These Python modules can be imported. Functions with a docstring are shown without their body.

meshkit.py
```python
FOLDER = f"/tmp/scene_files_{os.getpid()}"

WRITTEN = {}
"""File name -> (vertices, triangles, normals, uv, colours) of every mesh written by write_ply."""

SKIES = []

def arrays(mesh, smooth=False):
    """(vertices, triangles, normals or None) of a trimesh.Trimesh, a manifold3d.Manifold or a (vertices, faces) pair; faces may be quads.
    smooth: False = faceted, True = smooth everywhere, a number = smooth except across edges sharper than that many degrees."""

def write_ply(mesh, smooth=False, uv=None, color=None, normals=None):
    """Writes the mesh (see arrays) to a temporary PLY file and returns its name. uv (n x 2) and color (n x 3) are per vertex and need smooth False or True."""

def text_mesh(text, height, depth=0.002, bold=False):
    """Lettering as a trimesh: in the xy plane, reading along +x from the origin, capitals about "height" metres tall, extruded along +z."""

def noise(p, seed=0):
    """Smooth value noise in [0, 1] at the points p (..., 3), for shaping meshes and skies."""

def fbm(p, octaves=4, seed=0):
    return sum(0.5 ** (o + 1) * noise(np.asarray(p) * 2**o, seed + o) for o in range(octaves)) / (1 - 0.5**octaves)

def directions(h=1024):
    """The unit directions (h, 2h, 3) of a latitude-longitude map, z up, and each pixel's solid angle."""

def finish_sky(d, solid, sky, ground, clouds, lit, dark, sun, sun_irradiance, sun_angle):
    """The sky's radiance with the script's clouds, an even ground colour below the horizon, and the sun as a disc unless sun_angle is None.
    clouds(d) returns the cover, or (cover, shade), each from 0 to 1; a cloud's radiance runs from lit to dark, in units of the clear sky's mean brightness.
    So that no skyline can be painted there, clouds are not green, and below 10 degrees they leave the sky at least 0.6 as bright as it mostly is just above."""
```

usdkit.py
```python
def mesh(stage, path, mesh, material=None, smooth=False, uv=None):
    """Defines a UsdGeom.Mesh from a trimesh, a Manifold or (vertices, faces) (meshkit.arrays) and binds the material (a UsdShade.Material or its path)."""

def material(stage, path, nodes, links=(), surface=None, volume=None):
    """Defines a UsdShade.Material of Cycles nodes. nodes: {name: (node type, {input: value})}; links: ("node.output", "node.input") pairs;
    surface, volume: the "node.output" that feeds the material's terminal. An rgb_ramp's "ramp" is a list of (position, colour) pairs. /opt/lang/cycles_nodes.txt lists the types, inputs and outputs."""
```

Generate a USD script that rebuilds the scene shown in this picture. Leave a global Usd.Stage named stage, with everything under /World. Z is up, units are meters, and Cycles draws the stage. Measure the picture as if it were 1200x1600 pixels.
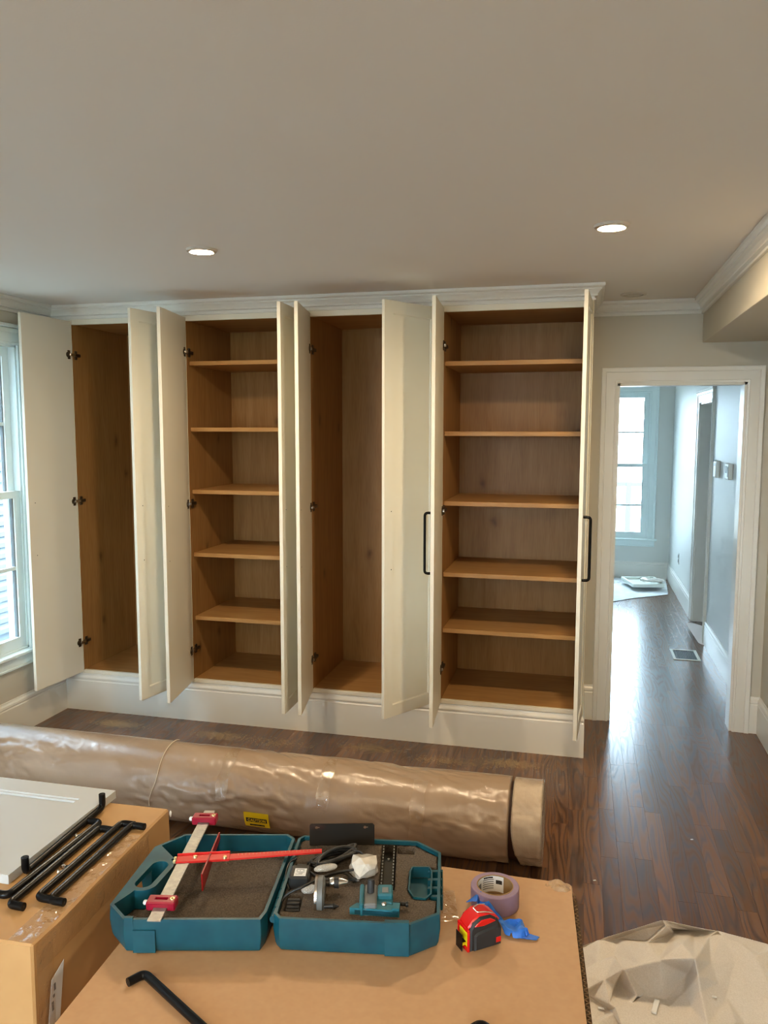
import math, random
import numpy as np
import trimesh, manifold3d, shapely
from shapely.geometry import Polygon, Point, LineString
from scipy.spatial import Delaunay, ConvexHull
from pxr import Usd, UsdGeom, UsdLux, UsdShade, Gf, Sdf, Vt
import usdkit, meshkit

stage = Usd.Stage.CreateInMemory()
UsdGeom.SetStageUpAxis(stage, 'Z'); UsdGeom.SetStageMetersPerUnit(stage, 1.0)
UsdGeom.Xform.Define(stage, '/World'); UsdGeom.Scope.Define(stage, '/World/Looks')
rng = np.random.default_rng(7); random.seed(7)

# ------------------------------------------------------------------ camera
EYE = np.array([-0.0507, -4.2246, 1.74]); YAW, PITCH, ROLL, FPX = 0.2434536, 0.1021353, 0.0012777, 1239.97
_fw = np.array([-math.sin(YAW), math.cos(YAW), 0]); _rt = np.array([math.cos(YAW), math.sin(YAW), 0]); _up = np.array([0, 0, 1.])
FWD = _fw * math.cos(PITCH) - _up * math.sin(PITCH); _u = _up * math.cos(PITCH) + _fw * math.sin(PITCH)
RGT = _rt * math.cos(ROLL) + _u * math.sin(ROLL); UPV = _u * math.cos(ROLL) - _rt * math.sin(ROLL)
cam = UsdGeom.Camera.Define(stage, '/World/camera')
cam.CreateHorizontalApertureAttr(36.0); cam.CreateVerticalApertureAttr(48.0); cam.CreateFocalLengthAttr(36.0 * FPX / 1200)
cam.CreateClippingRangeAttr((0.05, 500.0)); cam.CreateExposureAttr(0.6)
cam.AddTransformOp().Set(Gf.Matrix4d(*[float(v) for v in (*RGT, 0, *UPV, 0, *(-FWD), 0, *EYE, 1)]))

def proj(p):
    d = np.asarray(p, float) - EYE; z = d @ FWD
    return 600 + FPX * (d @ RGT) / z, 800 - FPX * (d @ UPV) / z, z
def at(px, py, x=None, y=None, z=None):
    """the point of a real plane x, y or z = const that the photograph shows at this pixel"""
    d = FWD + RGT * (px - 600) / FPX + UPV * (800 - py) / FPX
    i, v = next((i, v) for i, v in enumerate((x, y, z)) if v is not None)
    return EYE + d * (v - EYE[i]) / d[i]

# ------------------------------------------------------------------ sky and lamp levels
SKY = (0.69, 0.90, 1.08); SKY_LEVEL = 4.4
LAMP_COLOR = (1.0, 0.77, 0.48); LAMP_LEVEL = 720.0
dome = UsdLux.DomeLight.Define(stage, '/World/sky'); dome.CreateColorAttr(SKY); dome.CreateIntensityAttr(SKY_LEVEL)

# ------------------------------------------------------------------ materials
def lin(r, g, b):
    f = lambda c: c / 12.92 if c <= .04045 else ((c + .055) / 1.055) ** 2.4
    return tuple(f(c / 255) for c in (r, g, b))
M = {}
def mat(name, base, rough=.5, nodes=None, links=(), **kw):
    p = {'base_color': base, 'roughness': rough, **kw}
    n = {'p': ('principled_bsdf', p)}; n.update(nodes or {})
    M[name] = usdkit.material(stage, f'/World/Looks/{name}', n, list(links), surface='p.BSDF'); return M[name]
def noise_bump(scale, height, detail=2, dist=.002):
    return {'pos': ('geometry', {}), 'nb': ('noise_texture', {'scale': scale, 'detail': detail}), 'bp': ('bump', {'strength': height, 'distance': dist})}, \
        [('pos.position', 'nb.vector'), ('nb.fac', 'bp.height'), ('bp.normal', 'p.normal')]
n_, l_ = noise_bump(160, .12)
mat('wall_paint', lin(201, 194, 178), .6, n_, l_)
mat('hall_paint', lin(216, 218, 213), .48, n_, l_)
mat('ceiling_paint', lin(234, 229, 222), .85, n_, l_)
mat('white_paint', lin(230, 226, 214), .38)
mat('cabinet_paint', lin(233, 227, 209), .42)
mat('panel_paint', lin(196, 199, 200), .42)
mat('trim_white', lin(232, 230, 222), .3)
mat('vinyl_white', lin(225, 238, 238), .3)
mat('black_metal', (.005, .005, .0055), .28, specular_ior_level=.2)
mat('hinge_metal', (.11, .085, .06), .38, metallic=.9)
mat('bright_steel', (.75, .73, .70), .2, metallic=1.0)
mat('black_plastic', (.012, .012, .012), .45)
mat('black_rubber', (.018, .018, .019), .6)
mat('black_gloss', (.02, .017, .014), .16)
mat('dark_hole', (.02, .017, .014), .8)
mat('grey_plastic', lin(105, 108, 108), .45)
mat('white_label', lin(225, 227, 228), .5)
mat('label_ink', (.02, .02, .02), .6)
mat('grey_ink', lin(120, 122, 125), .6)
mat('red_plastic', lin(205, 22, 20), .3)
mat('red_anodised', lin(208, 38, 34), .38)
mat('teal_dark', lin(10, 60, 74), .4)
mat('brass_bit', lin(214, 196, 150), .3, metallic=.7)
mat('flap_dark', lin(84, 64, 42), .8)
mat('stop_red', lin(150, 22, 24), .35)
mat('roll_seam', lin(52, 26, 20), .6)
mat('cord_white', lin(205, 190, 165), .7)
mat('crimson_plastic', lin(150, 14, 44), .35)
mat('teal_device', lin(38, 104, 118), .42)
mat('yellow_tape', lin(222, 200, 20), .35)
mat('yellow_label', lin(232, 200, 20), .4)
mat('roll_core', lin(150, 120, 80), .7)
mat('thermostat_white', lin(225, 228, 222), .4)
mat('lamp_trim', lin(205, 198, 186), .4)
mat('paint_tray', lin(228, 234, 226), .4)
mat('paper_sheet', lin(225, 212, 205), .7)
mat('vent_dark', (.012, .010, .010), .6)
mat('asphalt_ground', lin(150, 156, 150), .9)
mat('fence_post', lin(90, 96, 104), .7)
mat('lawn', lin(150, 148, 138), .9)

M['lens'] = usdkit.material(stage, '/World/Looks/lamp_lens', {'e': ('emission', {'color': LAMP_COLOR, 'strength': LAMP_LEVEL})}, [], surface='e.emission')
M['glass'] = usdkit.material(stage, '/World/Looks/window_glass', {'t': ('transparent_bsdf', {'color': (.96, .98, .98)}), 'g': ('glossy_bsdf', {'color': (1, 1, 1), 'roughness': .02}),
    'lw': ('layer_weight', {'blend': .5}), 'p5': ('math', {'math_type': 'power', 'value2': 5.0}), 'f': ('math', {'math_type': 'multiply_add', 'value2': .9, 'value3': .03}), 'm': ('mix_closure', {})},
    [('lw.facing', 'p5.value1'), ('p5.value', 'f.value1'), ('f.value', 'm.fac'), ('t.BSDF', 'm.closure1'), ('g.BSDF', 'm.closure2')], surface='m.closure')
def film(name, color, alpha, rough, bump_scale=60, strength=.6, dist=.01, base=.07):
    M[name] = usdkit.material(stage, f'/World/Looks/{name}', {'t': ('transparent_bsdf', {'color': (1, 1, 1)}), 'g': ('glossy_bsdf', {'color': (1, 1, 1), 'roughness': rough}), 'd': ('diffuse_bsdf', {'color': color}),
        'lw': ('layer_weight', {'blend': .5}), 'pw': ('math', {'math_type': 'power', 'value2': 4.0}), 'f': ('math', {'math_type': 'multiply_add', 'value2': .85, 'value3': base}), 'm1': ('mix_closure', {}), 'm2': ('mix_closure', {'fac': alpha}),
        'pos': ('geometry', {}), 'nb': ('noise_texture', {'scale': bump_scale, 'detail': 3}), 'bp': ('bump', {'strength': strength, 'distance': dist})},
        [('lw.facing', 'pw.value1'), ('pw.value', 'f.value1'), ('f.value', 'm1.fac'), ('t.BSDF', 'm1.closure1'), ('g.BSDF', 'm1.closure2'), ('m1.closure', 'm2.closure1'), ('d.BSDF', 'm2.closure2'),
         ('pos.position', 'nb.vector'), ('nb.fac', 'bp.height'), ('bp.normal', 'g.normal'), ('bp.normal', 'lw.normal')], surface='m2.closure')
film('clear_tape', lin(205, 170, 120), .08, .09, 30, .7, base=.11)
film('clear_bag', lin(225, 222, 215), .35, .12, 90, base=.2)

def wood(name, cols, gscale, rough, coat=0.0, bump=.15, knots=True):
    """cols dark to light; gscale: noise scale along x, y, z (small along the grain)"""
    nodes = {'pos': ('geometry', {}), 'oi': ('object_info', {}), 'mul': ('vector_math', {'math_type': 'scale', 'scale': 7.3}),
        'cmb': ('combine_xyz', {}), 'add': ('vector_math', {'math_type': 'add'}),
        'mp': ('mapping', {'scale': gscale}), 'n1': ('noise_texture', {'scale': 1.0, 'detail': 4, 'roughness': .62, 'distortion': .6}),
        'mp2': ('mapping', {'scale': tuple(g * 5 for g in gscale)}), 'n2': ('noise_texture', {'scale': 1.0, 'detail': 2}),
        'mx': ('mix_float', {'fac': .3}), 'rp': ('rgb_ramp', {'ramp': cols}), 'p': ('principled_bsdf', {'roughness': rough, 'specular_ior_level': .22, 'coat_weight': coat, 'coat_roughness': .15}),
        'bp': ('bump', {'strength': bump, 'distance': .001})}
    links = [('oi.random', 'cmb.x'), ('oi.random', 'cmb.y'), ('oi.random', 'cmb.z'), ('cmb.vector', 'mul.vector1'), ('mul.vector', 'add.vector1'), ('pos.position', 'add.vector2'),
        ('add.vector', 'mp.vector'), ('mp.vector', 'n1.vector'), ('add.vector', 'mp2.vector'), ('mp2.vector', 'n2.vector'),
        ('n1.fac', 'mx.a'), ('n2.fac', 'mx.b'), ('mx.result', 'rp.fac'), ('mx.result', 'bp.height'), ('bp.normal', 'p.normal')]
    if knots:
        nodes.update({'sx': ('separate_xyz', {}), 'sm': ('math', {'math_type': 'add'}), 'c2': ('combine_xyz', {'z': 0.0}), 'nd': ('noise_texture', {'scale': 14.0, 'detail': 2}),
            'vm': ('vector_math', {'math_type': 'scale', 'scale': .05}), 'va': ('vector_math', {'math_type': 'add'}), 'mp3': ('mapping', {'scale': (1.25, .8, 1)}),
            'v': ('voronoi_texture', {'dimensions': '2D', 'scale': 1.5, 'randomness': 1.0}),
            'kr': ('rgb_ramp', {'ramp': [(0, (.75,) * 3), (.018, (.55,) * 3), (.05, (.12,) * 3), (.09, (0, 0, 0)), (1, (0, 0, 0))]}), 'km': ('mix_color', {'b': cols[0][1] and tuple(c * .35 for c in cols[0][1])})})
        links += [('pos.position', 'sx.vector'), ('sx.x', 'sm.value1'), ('sx.y', 'sm.value2'), ('sm.value', 'c2.x'), ('sx.z', 'c2.y'),
            ('pos.position', 'nd.vector'), ('nd.color', 'vm.vector1'), ('vm.vector', 'va.vector1'), ('c2.vector', 'va.vector2'), ('va.vector', 'mp3.vector'), ('mp3.vector', 'v.vector'),
            ('v.distance', 'kr.fac'), ('kr.color', 'km.fac'), ('rp.color', 'km.a'), ('km.result', 'p.base_color')]
    else:
        links.append(('rp.color', 'p.base_color'))
    M[name] = usdkit.material(stage, f'/World/Looks/{name}', nodes, links, surface='p.BSDF')
mc = [(.25, lin(140, 98, 54)), (.5, lin(160, 116, 66)), (.75, lin(172, 130, 79))]
wood('maple_vertical', mc, (22, 22, 2.2), .42)
wood('maple_shelf', [(.25, lin(156, 112, 62)), (.5, lin(172, 128, 76)), (.75, lin(184, 142, 90))], (2.2, 22, 22), .4, knots=False)

# stained oak strip floor: cathedral grain along y, a tone per board
M['oak_floor'] = usdkit.material(stage, '/World/Looks/oak_floor', {
    'pos': ('geometry', {}), 'oi': ('object_info', {}), 'sum': ('math', {'math_type': 'add'}), 'fr': ('math', {'math_type': 'fraction'}), 'k': ('math', {'math_type': 'multiply', 'value2': 37.0}),
    'cmb': ('combine_xyz', {'z': 0.0}), 'add': ('vector_math', {'math_type': 'add'}),
    'mpw': ('mapping', {'scale': (7.5, .8, 7.5)}), 'nw': ('noise_texture', {'scale': 1.0, 'detail': 2, 'roughness': .45}),
    'ring': ('math', {'math_type': 'multiply', 'value2': 36.0}), 'rfr': ('math', {'math_type': 'pingpong', 'value2': 1.0}),
    'mpp': ('mapping', {'scale': (420, 9, 420)}), 'np': ('noise_texture', {'scale': 1.0, 'detail': 2}),
    'mx': ('mix_float', {'fac': .36}), 'rp': ('rgb_ramp', {'ramp': [(.10, lin(56, 37, 25)), (.32, lin(82, 55, 38)), (.5, lin(102, 71, 49)), (.85, lin(114, 81, 57))]}),
    'tone': ('map_range', {'from_min': 0, 'from_max': 1, 'to_min': .78, 'to_max': 1.3}), 'hs': ('hsv', {'hue': .5, 'saturation': 1.0}),
    'rr': ('map_range', {'from_min': .2, 'from_max': .8, 'to_min': .34, 'to_max': .24}),
    'bp': ('bump', {'strength': .11, 'distance': .001}), 'p': ('principled_bsdf', {'specular_ior_level': .5, 'coat_weight': .22, 'coat_roughness': .16})},
    [('oi.random', 'sum.value1'), ('pos.random_per_island', 'sum.value2'), ('sum.value', 'fr.value1'), ('fr.value', 'k.value1'), ('k.value', 'cmb.x'), ('k.value', 'cmb.y'), ('cmb.vector', 'add.vector1'), ('pos.position', 'add.vector2'),
     ('add.vector', 'mpw.vector'), ('mpw.vector', 'nw.vector'), ('nw.fac', 'ring.value1'), ('ring.value', 'rfr.value1'), ('add.vector', 'mpp.vector'), ('mpp.vector', 'np.vector'),
     ('rfr.value', 'mx.a'), ('np.fac', 'mx.b'), ('mx.result', 'rp.fac'), ('rp.color', 'hs.color'), ('fr.value', 'tone.value'), ('tone.result', 'hs.value'), ('hs.color', 'p.base_color'),
     ('mx.result', 'rr.value'), ('rr.result', 'p.roughness'), ('mx.result', 'bp.height'), ('bp.normal', 'p.normal')], surface='p.BSDF')

def mottled(name, a, b, scale, rough, bump=.1, dist=.001, detail=4, mp=None, **kw):
    nodes = {'pos': ('geometry', {}), 'n': ('noise_texture', {'scale': scale, 'detail': detail}), 'rp': ('rgb_ramp', {'ramp': [(.3, a), (.7, b)]}), 'bp': ('bump', {'strength': bump, 'distance': dist})}
    links = [('n.fac', 'rp.fac'), ('rp.color', 'p.base_color'), ('n.fac', 'bp.height'), ('bp.normal', 'p.normal')]
    if mp:
        nodes['mp'] = ('mapping', {'scale': mp}); links += [('pos.position', 'mp.vector'), ('mp.vector', 'n.vector')]
    else:
        links.append(('pos.position', 'n.vector'))
    return mat(name, a, rough, nodes, links, **kw)
mottled('cardboard', lin(184, 142, 102), lin(189, 148, 107), 70, .62, .03, .0005)
mottled('cardboard_old', lin(186, 143, 92), lin(197, 154, 102), 10, .45, .05)
mottled('corrugated_edge', lin(60, 46, 30), lin(140, 108, 72), 230, .8, .6)
def wrapped(name, a, b, scale, mp, coat_rough, cs, strength):
    nodes = {'pos': ('geometry', {}), 'mp': ('mapping', {'scale': mp}), 'n': ('noise_texture', {'scale': scale, 'detail': 5}), 'rp': ('rgb_ramp', {'ramp': [(.3, a), (.7, b)]}), 'bp': ('bump', {'strength': .2, 'distance': .004}),
        'mc': ('mapping', {'rotation': (0, 0, .25), 'scale': (3.2, 1.0, 1.0)}), 'cn': ('noise_texture', {'scale': cs, 'detail': 5, 'roughness': .62, 'distortion': 2.2}), 'cr': ('math', {'math_type': 'pingpong', 'value2': .12}), 'cb': ('bump', {'strength': strength, 'distance': .02})}
    mat(name, a, .55, nodes, [('pos.position', 'mp.vector'), ('mp.vector', 'n.vector'), ('n.fac', 'rp.fac'), ('rp.color', 'p.base_color'), ('n.fac', 'bp.height'), ('bp.normal', 'p.normal'),
        ('pos.position', 'mc.vector'), ('mc.vector', 'cn.vector'), ('cn.fac', 'cr.value1'), ('cr.value', 'cb.height'), ('cb.normal', 'p.coat_normal')], coat_weight=1.0, coat_roughness=coat_rough, coat_ior=1.62)
wrapped('kraft_wrap', lin(144, 120, 96), lin(164, 140, 116), 3.2, (1, 2.5, 2.5), .12, 7.5, .24)
wrapped('kraft_end', lin(164, 142, 118), lin(196, 178, 156), 9, (1, 1, 1), .10, 9.0, .8)
wrapped('corner_tape', lin(160, 124, 86), lin(182, 146, 104), 20, (1, 1, 1), .12, 20.0, .7)
mottled('case_teal', lin(4, 66, 82), lin(14, 82, 96), 26, .42, .06)
mottled('case_foam', lin(70, 60, 50), lin(104, 91, 77), 300, .95, .8, .003)
mottled('canvas', lin(206, 197, 186), lin(218, 210, 200), 220, .9, .3, .0008)
mottled('hall_cloth', lin(214, 218, 220), lin(228, 230, 230), 8, .8, .2)
mottled('siding_paint', lin(98, 108, 118), lin(104, 114, 124), 3, .7, .05)
mottled('purple_tape', lin(134, 112, 136), lin(146, 122, 146), 30, .55, .05)
mottled('blue_tape', lin(22, 92, 190), lin(40, 118, 212), 40, .5, .3)
mottled('aluminium', lin(140, 140, 138), lin(162, 161, 158), 90, .38, .1, mp=(1, 1, 1), metallic=.6)
mottled('white_bag', lin(205, 198, 186), lin(226, 220, 210), 40, .22, .25, .003, coat_weight=.5)
mottled('sawdust', lin(196, 168, 122), lin(214, 190, 146), 80, .9)
mottled('far_house', lin(205, 212, 214), lin(215, 220, 222), 2, .8, .02)

# ------------------------------------------------------------------ scene graph helpers
used = {}
def numbered(parent, name):
    k = (str(parent), name); n = used.get(k, 0); used[k] = n + 1
    return f'{parent}/{name}' if n == 0 else f'{parent}/{name}_{n:03d}'
def meta(prim, label=None, category=None, group=None, kind=None):
    for k, v in dict(label=label, category=category, group=group, kind=kind).items():
        if v: prim.SetCustomDataByKey(k, v)
    return prim
class Thing:
    """an Xform at the thing's base; parts are given in world coordinates unless local"""
    def __init__(s, name, label=None, category=None, loc=(0, 0, 0), rotz=0.0, group=None, kind=None):
        s.path = numbered('/World', name); s.loc = np.array(loc, float); s.rot = rotz
        x = UsdGeom.Xform.Define(stage, s.path); x.AddTranslateOp().Set(Gf.Vec3d(*map(float, loc)))
        if rotz: x.AddRotateZOp().Set(math.degrees(rotz))
        s.prim = x.GetPrim(); meta(s.prim, label, category, group, kind)
    def part(s, name, mesh, m, parent=None, smooth=30, local=False, label=None, kind=None):
        mesh = as_tm(mesh)
        if not local:
            v = np.array(mesh.vertices) - s.loc; c, q = math.cos(-s.rot), math.sin(-s.rot)
            v = np.stack([v[:, 0] * c - v[:, 1] * q, v[:, 0] * q + v[:, 1] * c, v[:, 2]], 1)
            mesh = trimesh.Trimesh(v, mesh.faces, process=False)
        p = numbered(parent or s.path, name)
        usdkit.mesh(stage, p, mesh, M[m], smooth=smooth)
        meta(stage.GetPrimAtPath(p), label=label, kind=kind); return p
def single(name, mesh, m, label=None, category=None, group=None, kind=None, smooth=30):
    """a thing that is one mesh, its Xform origin at its base"""
    mesh = as_tm(mesh); lo, hi = mesh.bounds; loc = np.array([(lo[0] + hi[0]) / 2, (lo[1] + hi[1]) / 2, lo[2]])
    p = numbered('/World', name); g = usdkit.mesh(stage, p, trimesh.Trimesh(np.array(mesh.vertices) - loc, mesh.faces, process=False), M[m], smooth=smooth)
    g.AddTranslateOp().Set(Gf.Vec3d(*map(float, loc))); meta(g.GetPrim(), label, category, group, kind); return p

def as_tm(m):
    if isinstance(m, trimesh.Trimesh): return m
    if isinstance(m, (list, tuple)) and len(m) and isinstance(m[0], (trimesh.Trimesh, manifold3d.Manifold)): return trimesh.util.concatenate([as_tm(x) for x in m])
    if hasattr(m, 'to_mesh'):
        q = m.to_mesh(); return trimesh.Trimesh(q.vert_properties[:, :3], q.tri_verts, process=False)
    return trimesh.Trimesh(*m, process=False)
def hull(pts):
    return as_tm(manifold3d.Manifold.hull_points(np.asarray(pts, np.float64)))
def bx(x0, x1, y0, y1, z0, z1, b=0.0):
    if b <= 0:
        m = trimesh.creation.box((x1 - x0, y1 - y0, z1 - z0)); m.apply_translation(((x0 + x1) / 2, (y0 + y1) / 2, (z0 + z1) / 2)); return m
    pts = []
    for X, sx in ((x0, 1), (x1, -1)):
        for Y, sy in ((y0, 1), (y1, -1)):
            for Z, sz in ((z0, 1), (z1, -1)):
                pts += [(X + sx * b, Y + sy * b, Z), (X + sx * b, Y, Z + sz * b), (X, Y + sy * b, Z + sz * b)]
    return hull(pts)
def man(t):
    t = as_tm(t); return manifold3d.Manifold(manifold3d.Mesh(np.asarray(t.vertices, np.float32), np.asarray(t.faces, np.uint32)))
def extrude(poly, z0, z1):
    gs = getattr(poly, 'geoms', [poly]); out = []
    for g in gs:
        if g.is_empty or g.area < 1e-9: continue
        m = trimesh.creation.extrude_polygon(shapely.geometry.polygon.orient(g), z1 - z0, engine='earcut'); m.apply_translation((0, 0, z0)); out.append(m)
    return trimesh.util.concatenate(out)
def tube(path, r, n=10, closed=False, cap=True):
    p = np.asarray(path, float); r = np.broadcast_to(r, len(p)); N = len(p)
    t = np.gradient(p, axis=0) if not closed else np.roll(p, -1, 0) - np.roll(p, 1, 0)
    t /= np.linalg.norm(t, axis=1, keepdims=True) + 1e-12
    a = np.zeros_like(p); ref = np.array([0, 0, 1.]) if abs(t[0][2]) < .9 else np.array([1., 0, 0])
    a[0] = np.cross(t[0], ref); a[0] /= np.linalg.norm(a[0])
    for i in range(1, N):
        v = a[i - 1] - t[i] * (a[i - 1] @ t[i]); a[i] = v / (np.linalg.norm(v) + 1e-12)
    b = np.cross(t, a); an = np.arange(n) * 2 * np.pi / n
    v = p[:, None] + r[:, None, None] * (np.cos(an)[None, :, None] * a[:, None] + np.sin(an)[None, :, None] * b[:, None])
    f = []; K = N if closed else N - 1
    for i in range(K):
        for j in range(n):
            q = [i * n + j, i * n + (j + 1) % n, ((i + 1) % N) * n + (j + 1) % n, ((i + 1) % N) * n + j]; f += [[q[0], q[2], q[1]], [q[0], q[3], q[2]]]
    v = v.reshape(-1, 3)
    if cap and not closed:
        c = len(v); v = np.vstack([v, p[0], p[-1]])
        for j in range(n):
            f += [[c, j, (j + 1) % n], [c + 1, (N - 1) * n + (j + 1) % n, (N - 1) * n + j]]
    return trimesh.Trimesh(v, f, process=False)
def round_path(pts, r, k=5):
    """polyline with its inner corners rounded to radius r"""
    p = [np.array(q, float) for q in pts]; out = [p[0]]
    for a, b, c in zip(p[:-2], p[1:-1], p[2:]):
        u, w = (a - b), (c - b); lu, lw = np.linalg.norm(u), np.linalg.norm(w); d = min(r, lu * .49, lw * .49)
        s, e = b + u / lu * d, b + w / lw * d
        for i in range(k + 1):
            q = i / k; out.append((1 - q) ** 2 * s + 2 * q * (1 - q) * b + q * q * e)
    return np.array(out + [p[-1]])
def spline(pts, n=40):
    from scipy.interpolate import CubicSpline
    p = np.asarray(pts, float); d = np.r_[0, np.cumsum(np.linalg.norm(np.diff(p, axis=0), axis=1))]
    return CubicSpline(d, p)(np.linspace(0, d[-1], n))
def lathe(profile, n=32, center=(0, 0, 0), axis='z'):
    m = trimesh.creation.revolve(np.asarray(profile, float), sections=n)
    if axis == 'x': m.apply_transform(trimesh.transformations.rotation_matrix(np.pi / 2, [0, 1, 0]))
    if axis == 'y': m.apply_transform(trimesh.transformations.rotation_matrix(-np.pi / 2, [1, 0, 0]))
    m.apply_translation(center); return m
def sweep(profile, path, to3d, closed=False):
    """mitred moulding: profile (out, h) closed loop; path 2D, out is to the left of the path; to3d(path xy, h) -> xyz"""
    P = np.asarray(path, float); N = len(P); pr = np.asarray(profile, float); K = len(pr); rings = []
    for i in range(N):
        a = P[i] - P[i - 1] if (i > 0 or closed) else None; b = P[(i + 1) % N] - P[i] if (i < N - 1 or closed) else None
        nm = lambda d: np.array([-d[1], d[0]]) / np.linalg.norm(d)
        if a is None: m = nm(b)
        elif b is None: m = nm(a)
        else:
            m = nm(a) + nm(b); m = m / (m @ nm(a))
        rings.append([to3d(P[i] + m * o, h) for o, h in pr])
    v = np.array(rings).reshape(-1, 3); f = []
    for i in range(N if closed else N - 1):
        j = (i + 1) % N
        for k in range(K):
            q = [i * K + k, i * K + (k + 1) % K, j * K + (k + 1) % K, j * K + k]; f += [[q[0], q[1], q[2]], [q[0], q[2], q[3]]]
    if not closed:
        tv, tri = trimesh.creation.triangulate_polygon(Polygon(pr), engine='earcut')
        near_ = np.argmin(((np.asarray(tv)[:, None] - pr[None]) ** 2).sum(-1), 1); tri = near_[np.asarray(tri)]
        f += [list(t[::-1]) for t in tri] + [[x + (N - 1) * K for x in t] for t in tri]
    m = trimesh.Trimesh(v, f, process=False)
    if m.volume < 0: m.invert()
    return m
flat = lambda p, h: (p[0], p[1], h)
def rotz(m, a, c=(0, 0, 0)):
    m = as_tm(m).copy(); m.apply_transform(trimesh.transformations.rotation_matrix(a, [0, 0, 1], c)); return m
def frame_to(m, o, X, Y, Z):
    T = np.eye(4); T[:3, 0], T[:3, 1], T[:3, 2], T[:3, 3] = X, Y, Z, o
    m = as_tm(m).copy(); m.apply_transform(T); return m
def text_on(text, height, o, X, Y, bold=True, depth=.0006, width=None):
    """lettering in the plane of X (reading direction) and Y (up the letters), its left bottom at o"""
    t = meshkit.text_mesh(text, height, depth, bold)
    if width: s = width / t.extents[0]; t.apply_scale((s, 1, 1))
    X, Y = np.array(X, float) / np.linalg.norm(X), np.array(Y, float) / np.linalg.norm(Y)
    return frame_to(t, o, X, Y, np.cross(X, Y))
def noisy(m, amp, scale, seed=0, octaves=3):
    m = as_tm(m); v = np.array(m.vertices); n = np.array(m.vertex_normals)
    return trimesh.Trimesh(v + n * ((meshkit.fbm(v * scale, octaves, seed) - .5) * 2 * amp)[:, None], m.faces, process=False)

# ------------------------------------------------------------------ dimensions
XL, XR, D, H, TW = -3.165, 0.985, 0.609, 2.475, 0.12      # left wall, right wall, back (door) wall, ceiling, wall thickness
YF = -6.6                                                  # wall behind the camera
HXR, HXL, HY0, HY1 = 0.975, -2.4, D + TW, 5.53             # hall room
DX0, DX1, DZ = 0.141, 0.837, 2.013                         # doorway
SX, SZ = 0.592, 2.234                                      # soffit

# ------------------------------------------------------------------ structure: walls, ceiling
def wall(name, mesh, m): return single(name, mesh, m, kind='structure', smooth=False)
def pierced(u0, u1, z0, z1, holes, to_box):
    """boxes that leave the holes (u0, u1, z0, z1) open"""
    cuts = sorted({u0, u1, *[h[0] for h in holes], *[h[1] for h in holes]}); out = []
    for a, b in zip(cuts[:-1], cuts[1:]):
        hs = sorted([h for h in holes if h[0] < (a + b) / 2 < h[1]], key=lambda h: h[2]); z = z0
        for h in hs:
            if h[2] > z: out.append(to_box(a, b, z, h[2]))
            z = h[3]
        if z < z1: out.append(to_box(a, b, z, z1))
    return out
WZ0, WZ1 = .478, 2.215                                     # window openings of the room
LW = [(-1.24, -.312, WZ0, WZ1), (-3.5, -2.57, WZ0, WZ1)]
wall('wall_left', pierced(YF - TW, D, 0, H, LW, lambda a, b, z0, z1: bx(XL - TW, XL, a, b, z0, z1)), 'wall_paint')
wall('wall_back', pierced(XL - TW, XR + TW, 0, H, [(DX0, DX1, 0, DZ)], lambda a, b, z0, z1: bx(a, b, D, D + TW, z0, z1)), 'wall_paint')
wall('wall_right', bx(XR, XR + TW, YF - TW, D, 0, H), 'wall_paint')
FW = [(-2.5, -1.5, .5, 2.2), (-1.1, -.1, .5, 2.2)]
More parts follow.
